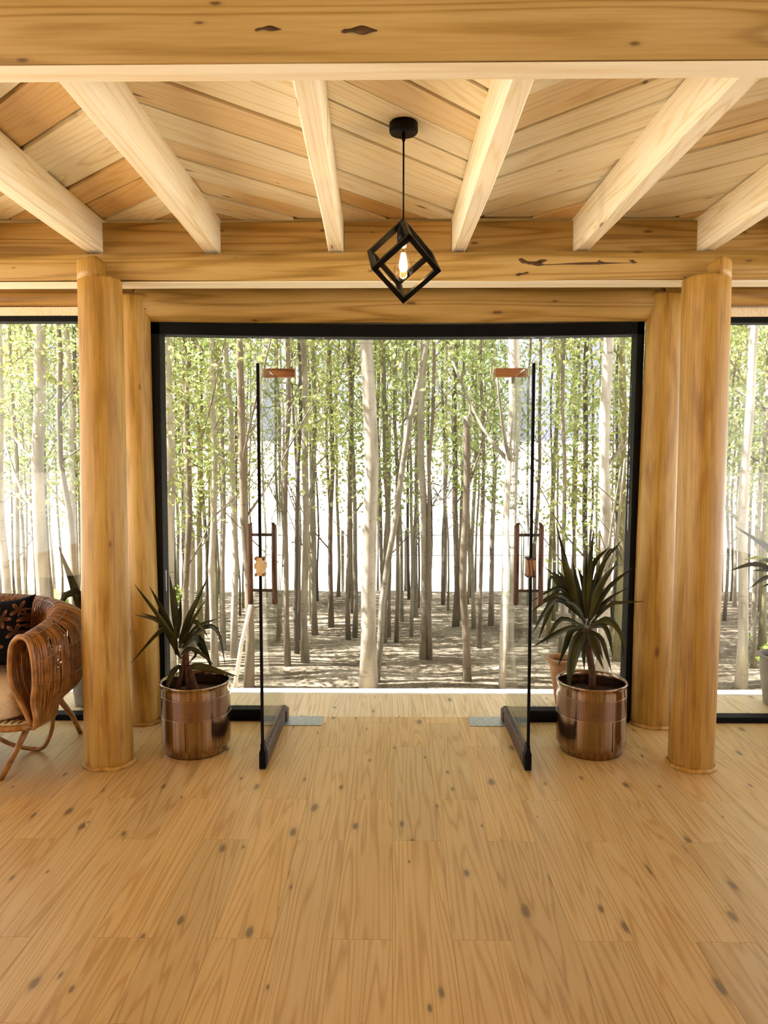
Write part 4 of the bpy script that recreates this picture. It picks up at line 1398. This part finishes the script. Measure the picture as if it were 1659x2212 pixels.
MAJOR = [
    (-0.20, 5.79, 0.066, 'pale', 'thick pale trunk with dark scars standing in the middle of the doorway', 'high', (0, 0)),
    (0.97, 5.83, 0.062, 'white', 'thick whitish trunk seen through the open door leaf with the box lock', 'high', (-0.004, 0)),
    (0.64, 5.97, 0.033, 'brown', 'brown broken-topped trunk left of the whitish trunk in the doorway', None, (-0.012, 0)),
    (0.30, 6.68, 0.037, 'grey', 'straight grey trunk of a close pair in the doorway, the thicker one', 'full', (-0.004, 0)),
    (0.36, 6.64, 0.019, 'brown', 'thin brown trunk of a close pair in the doorway, the thinner one', 'high', (0.0, 0)),
    (-1.19, 5.75, 0.036, 'brown', 'dark brown forked trunk beside the open door with the carved lock', 'high', (-0.004, 0)),
    (-0.82, 6.57, 0.034, 'grey', 'grey trunk with a spreading foot just inside the doorway', 'full', (0.0, 0)),
    (-0.97, 6.45, 0.026, 'brown', 'brown trunk next to the pull handle of the carved-lock door', 'high', (0.004, 0)),
    (-0.87, 7.85, 0.031, 'grey', 'grey trunk in the middle row with green sprouts at handle height', 'full', (-0.006, 0)),
    (-0.72, 8.22, 0.030, 'brown', 'reddish brown trunk with leafy sprouts near its foot', 'low', (0.0, 0)),
    (-0.48, 7.64, 0.025, 'brown', 'brown trunk of a pair left of the thick pale trunk, nearer one', 'full', (0.004, 0)),
    (-0.42, 7.77, 0.026, 'grey', 'grey trunk of a pair left of the thick pale trunk, farther one', 'low', (0.0, 0)),
    (-0.08, 7.39, 0.019, 'brown', 'slim brown stem right beside the thick pale trunk', 'full', (0.002, 0)),
    (0.04, 7.45, 0.021, 'brown', 'slim crooked brown trunk a step right of the thick pale trunk', 'low', (0.002, 0)),
    (0.11, 8.38, 0.021, 'grey', 'slim grey trunk between the thick pale trunk and the close pair', 'high', (0, 0)),
    (0.73, 8.10, 0.036, 'brown', 'sturdy brown trunk behind the broken-topped one', 'full', (-0.004, 0)),
    (0.89, 7.16, 0.021, 'brown', 'thin brown trunk just left of the whitish trunk', 'low', (0.0, 0)),
    (1.14, 8.10, 0.029, 'grey', 'leafy grey trunk behind the whitish trunk', 'low', (0.0, 0)),
    (0.68, 9.44, 0.024, 'brown', 'short-footed brown trunk by the fence post', 'full', (0.0, 0)),
    (0.92, 7.92, 0.023, 'grey', 'grey trunk half covered by the thin brown one', 'low', (-0.008, 0)),
    (1.63, 6.79, 0.022, 'grey', 'thin grey trunk beside the box-lock door handle', 'low', (0.0, 0)),
    (1.93, 7.13, 0.029, 'dark', 'dark trunk rising behind the fuller potted yucca', 'low', (0.0, 0)),
    (1.78, 5.96, 0.052, 'white', 'thick whitish trunk behind the fuller potted yucca', 'high', (0.004, 0)),
    (2.13, 6.64, 0.040, 'green', 'mossy green trunk between the yucca and the black jamb', 'low', (0.0, 0)),
    (2.13, 6.34, 0.021, 'white', 'thin white trunk close to the black jamb behind the yucca', 'high', (0.006, 0)),
    (-1.93, 6.02, 0.050, 'pale', 'stout pale trunk leaning out behind the sparser yucca', 'low', (0.012, 0)),
    (-2.00, 6.59, 0.030, 'brown', 'brown trunk crossing the stout pale one behind the sparser yucca', 'low', (0.05, 0)),
    (-2.10, 7.27, 0.028, 'pale', 'pale trunk near the black jamb behind the sparser yucca', 'full', (0.0, 0)),
    (-2.05, 7.46, 0.032, 'green', 'greenish trunk with thick leaves behind the sparser yucca', 'low', (0.0, 0)),
    (-1.64, 6.44, 0.031, 'pale', 'pale straight trunk midway across the pane behind the sparser yucca', 'full', (0.0, 0)),
    (-1.72, 7.09, 0.023, 'grey', 'thin grey trunk behind the pale straight one', 'high', (0.0, 0)),
    (-1.53, 6.75, 0.033, 'pale', 'pale trunk between the leaning pole and the sparser yucca', 'full', (-0.005, 0)),
    (-2.16, 8.11, 0.024, 'dark', 'dark thin trunk far back behind the sparser yucca', 'full', (0.0, 0)),
    (-3.28, 5.94, 0.039, 'white', 'white trunk at the outer edge of the window behind the rattan chair', 'full', (0.0, 0)),
    (-3.02, 6.07, 0.058, 'pale', 'thickest pale trunk in the window behind the rattan chair', 'full', (0.0, 0)),
    (-2.93, 6.42, 0.029, 'brown', 'crooked brown trunk in the window behind the rattan chair', 'high', (-0.02, 0)),
    (-3.22, 7.07, 0.039, 'pale', 'pale trunk next to the front column in the chair window', 'low', (0.0, 0)),
    (-3.78, 7.07, 0.025, 'grey', 'grey trunk behind the white one in the chair window', 'low', (0.0, 0)),
    (-3.55, 7.25, 0.024, 'brown', 'thin brown trunk behind the pillow in the chair window', 'full', (0.0, 0)),
    (2.95, 5.92, 0.043, 'white', 'bright white trunk hugging the notched column in the far side window', 'high', (-0.004, 0)),
    (3.35, 6.50, 0.023, 'grey', 'thin grey trunk in the side window beyond the notched column', 'low', (0.0, 0)),
    (3.77, 7.16, 0.033, 'green', 'leafy green trunk in the side window beyond the notched column', 'low', (0.0, 0)),
    (3.55, 7.15, 0.021, 'brown', 'thin brown trunk in the side window beyond the notched column', 'low', (0.0, 0)),
]
for k, (x, y, r, tone, label, lv, lean) in enumerate(MAJOR):
    tree(x, y, r, tone, label, 'trees of the grove', 500 + k, lv, lean, branches=3 if k % 3 else 2, top_cut=2.3 if k == 2 else None, wob=2.4 if k == 35 else 1.0)

# a slanting stem that springs from the foot of the thick pale trunk
tree(-0.15, 5.93, 0.03, 'grey', 'slanting grey stem forking away from the thick pale trunk', 'trees of the grove', 901, 'high', (0.135, 0.05), h=5.5, branches=2, wob=1.6)

# the many slim trees that fill the grove
placed = [(t[0], t[1]) for t in MAJOR]
rg = random.Random(2024)
SLIM = []
tries = 0
while len(SLIM) < 150 and tries < 9000:
    tries += 1
    y = 6.9 + 3.6 * rg.random() ** 0.8
    s = rg.uniform(-0.60, 0.57)
    # the grove is thinner where the bright bank shows through, beside the thick whitish trunk
    if 0.10 < s < 0.22 and rg.random() < 0.7:
        continue
    x = s * y
    if min(abs(x - px) + 0.6 * abs(y - py) for px, py in placed) < 0.15:
        continue
    placed.append((x, y))
    SLIM.append((s, x, y, rg.uniform(0.011, 0.026), rg.choice(['brown', 'grey', 'grey', 'pale', 'brown', 'dark', 'green']), rg.choice(['full', 'low', None, 'high', 'high', None, None, 'full']), rg.uniform(-0.015, 0.015)))
ORDINAL = ['first', 'second', 'third', 'fourth', 'fifth', 'sixth', 'seventh', 'eighth', 'ninth', 'tenth', 'eleventh', 'twelfth', 'thirteenth', 'fourteenth', 'fifteenth', 'sixteenth', 'seventeenth', 'eighteenth', 'nineteenth',
           'twentieth', '21st', '22nd', '23rd', '24th', '25th', '26th', '27th', '28th', '29th', '30th', '31st', '32nd', '33rd', '34th', '35th', '36th', '37th', '38th', '39th', '40th', '41st', '42nd', '43rd', '44th', '45th', '46th', '47th', '48th', '49th', '50th']
ZONES = [(-9, -0.40, 'chair-side window'), (-0.40, -0.19, 'pane behind the sparser yucca'), (-0.19, 0.19, 'open doorway'), (0.19, 0.36, 'pane behind the fuller yucca'), (0.36, 9, 'window beyond the notched column')]
WORD = {'green': 'mossy', 'pale': 'pale', 'grey': 'grey', 'brown': 'brown', 'dark': 'dark'}
for lo, hi, zone in ZONES:
    row = sorted(t for t in SLIM if lo <= t[0] < hi)
    for k, (s, x, y, r, tone, lv, ln) in enumerate(row):
        tree(x, y, r, tone, '%s slim back-row trunk from the left in the %s, %s bark' % (ORDINAL[k], zone, WORD[tone]), 'slim trees seen through the ' + zone, 3000 + int(1000 * (s + 1)), lv, (ln, 0), branches=2)

# shrub at the foot of the white trunk
def shrub(x, y, h, label, seed):
    r3 = random.Random(seed)
    b = empty('shrub', (x, y, gh(x, y)), label, 'shrub')
    st = MB()
    vs, fs = [], []
    for k in range(26):
        a = r3.uniform(0, 6.28)
        e = Vector((math.cos(a) * 0.5, math.sin(a) * 0.4, 1)) * h * r3.uniform(0.5, 1)
        st.tube([(0.04 * math.cos(a), 0.04 * math.sin(a), -0.04), e * 0.5, e], [0.006, 0.004, 0.002], 5)
        for _ in range(34):
            p = e * r3.uniform(0.3, 1.05) + Vector((r3.gauss(0, 0.05), r3.gauss(0, 0.05), r3.gauss(0, 0.03)))
            d = Vector((r3.uniform(-1, 1), r3.uniform(-1, 1), r3.uniform(-0.2, 1))).normalized()
            q = d.orthogonal().normalized()
            s = 0.06 * r3.uniform(0.7, 1.3)
            o = len(vs)
            vs += [p, p + d * s * 0.5 + q * s * 0.25, p + d * s, p + d * s * 0.5 - q * s * 0.25]
            fs.append((o, o + 1, o + 2, o + 3))
    st.build('stems', M['stem'], b)
    m = bpy.data.meshes.new('foliage')
    m.from_pydata([tuple(v) for v in vs], [], fs)
    f = link('foliage', m, M['bushleaf'], b)
    f['kind'] = 'stuff'
    return b


shrub(3.25, 5.75, 0.42, 'low bright green shrub outside the window beyond the notched column', 4)
shrub(-3.35, 7.6, 0.5, 'low green undergrowth shrub seen above the black pillow', 6)
shrub(-2.7, 8.2, 0.45, 'low green shrub under the trees between the two log columns', 7)

# wire fence along the bank
fence = empty('wire_fence', (0, 10.6, GZ), 'thin post and wire fence between the grove and the white bank', 'fence')
for k, x in enumerate((-5.4, -4.2, -3.0, -1.8, -0.75, 0.2, 0.8, 1.95, 3.1, 4.3, 5.5)):
    MB().box(x - 0.022, x + 0.022, -0.02, 0.02, -0.1, 0.86, 0.004).build('post', M['fencewood'], fence)
for z in (0.5, 0.80):
    MB().tube([(-5.6, -0.026, z), (0, -0.026, z - 0.01), (5.7, -0.026, z)], 0.006, 5).build('wire', M['wire'], fence)
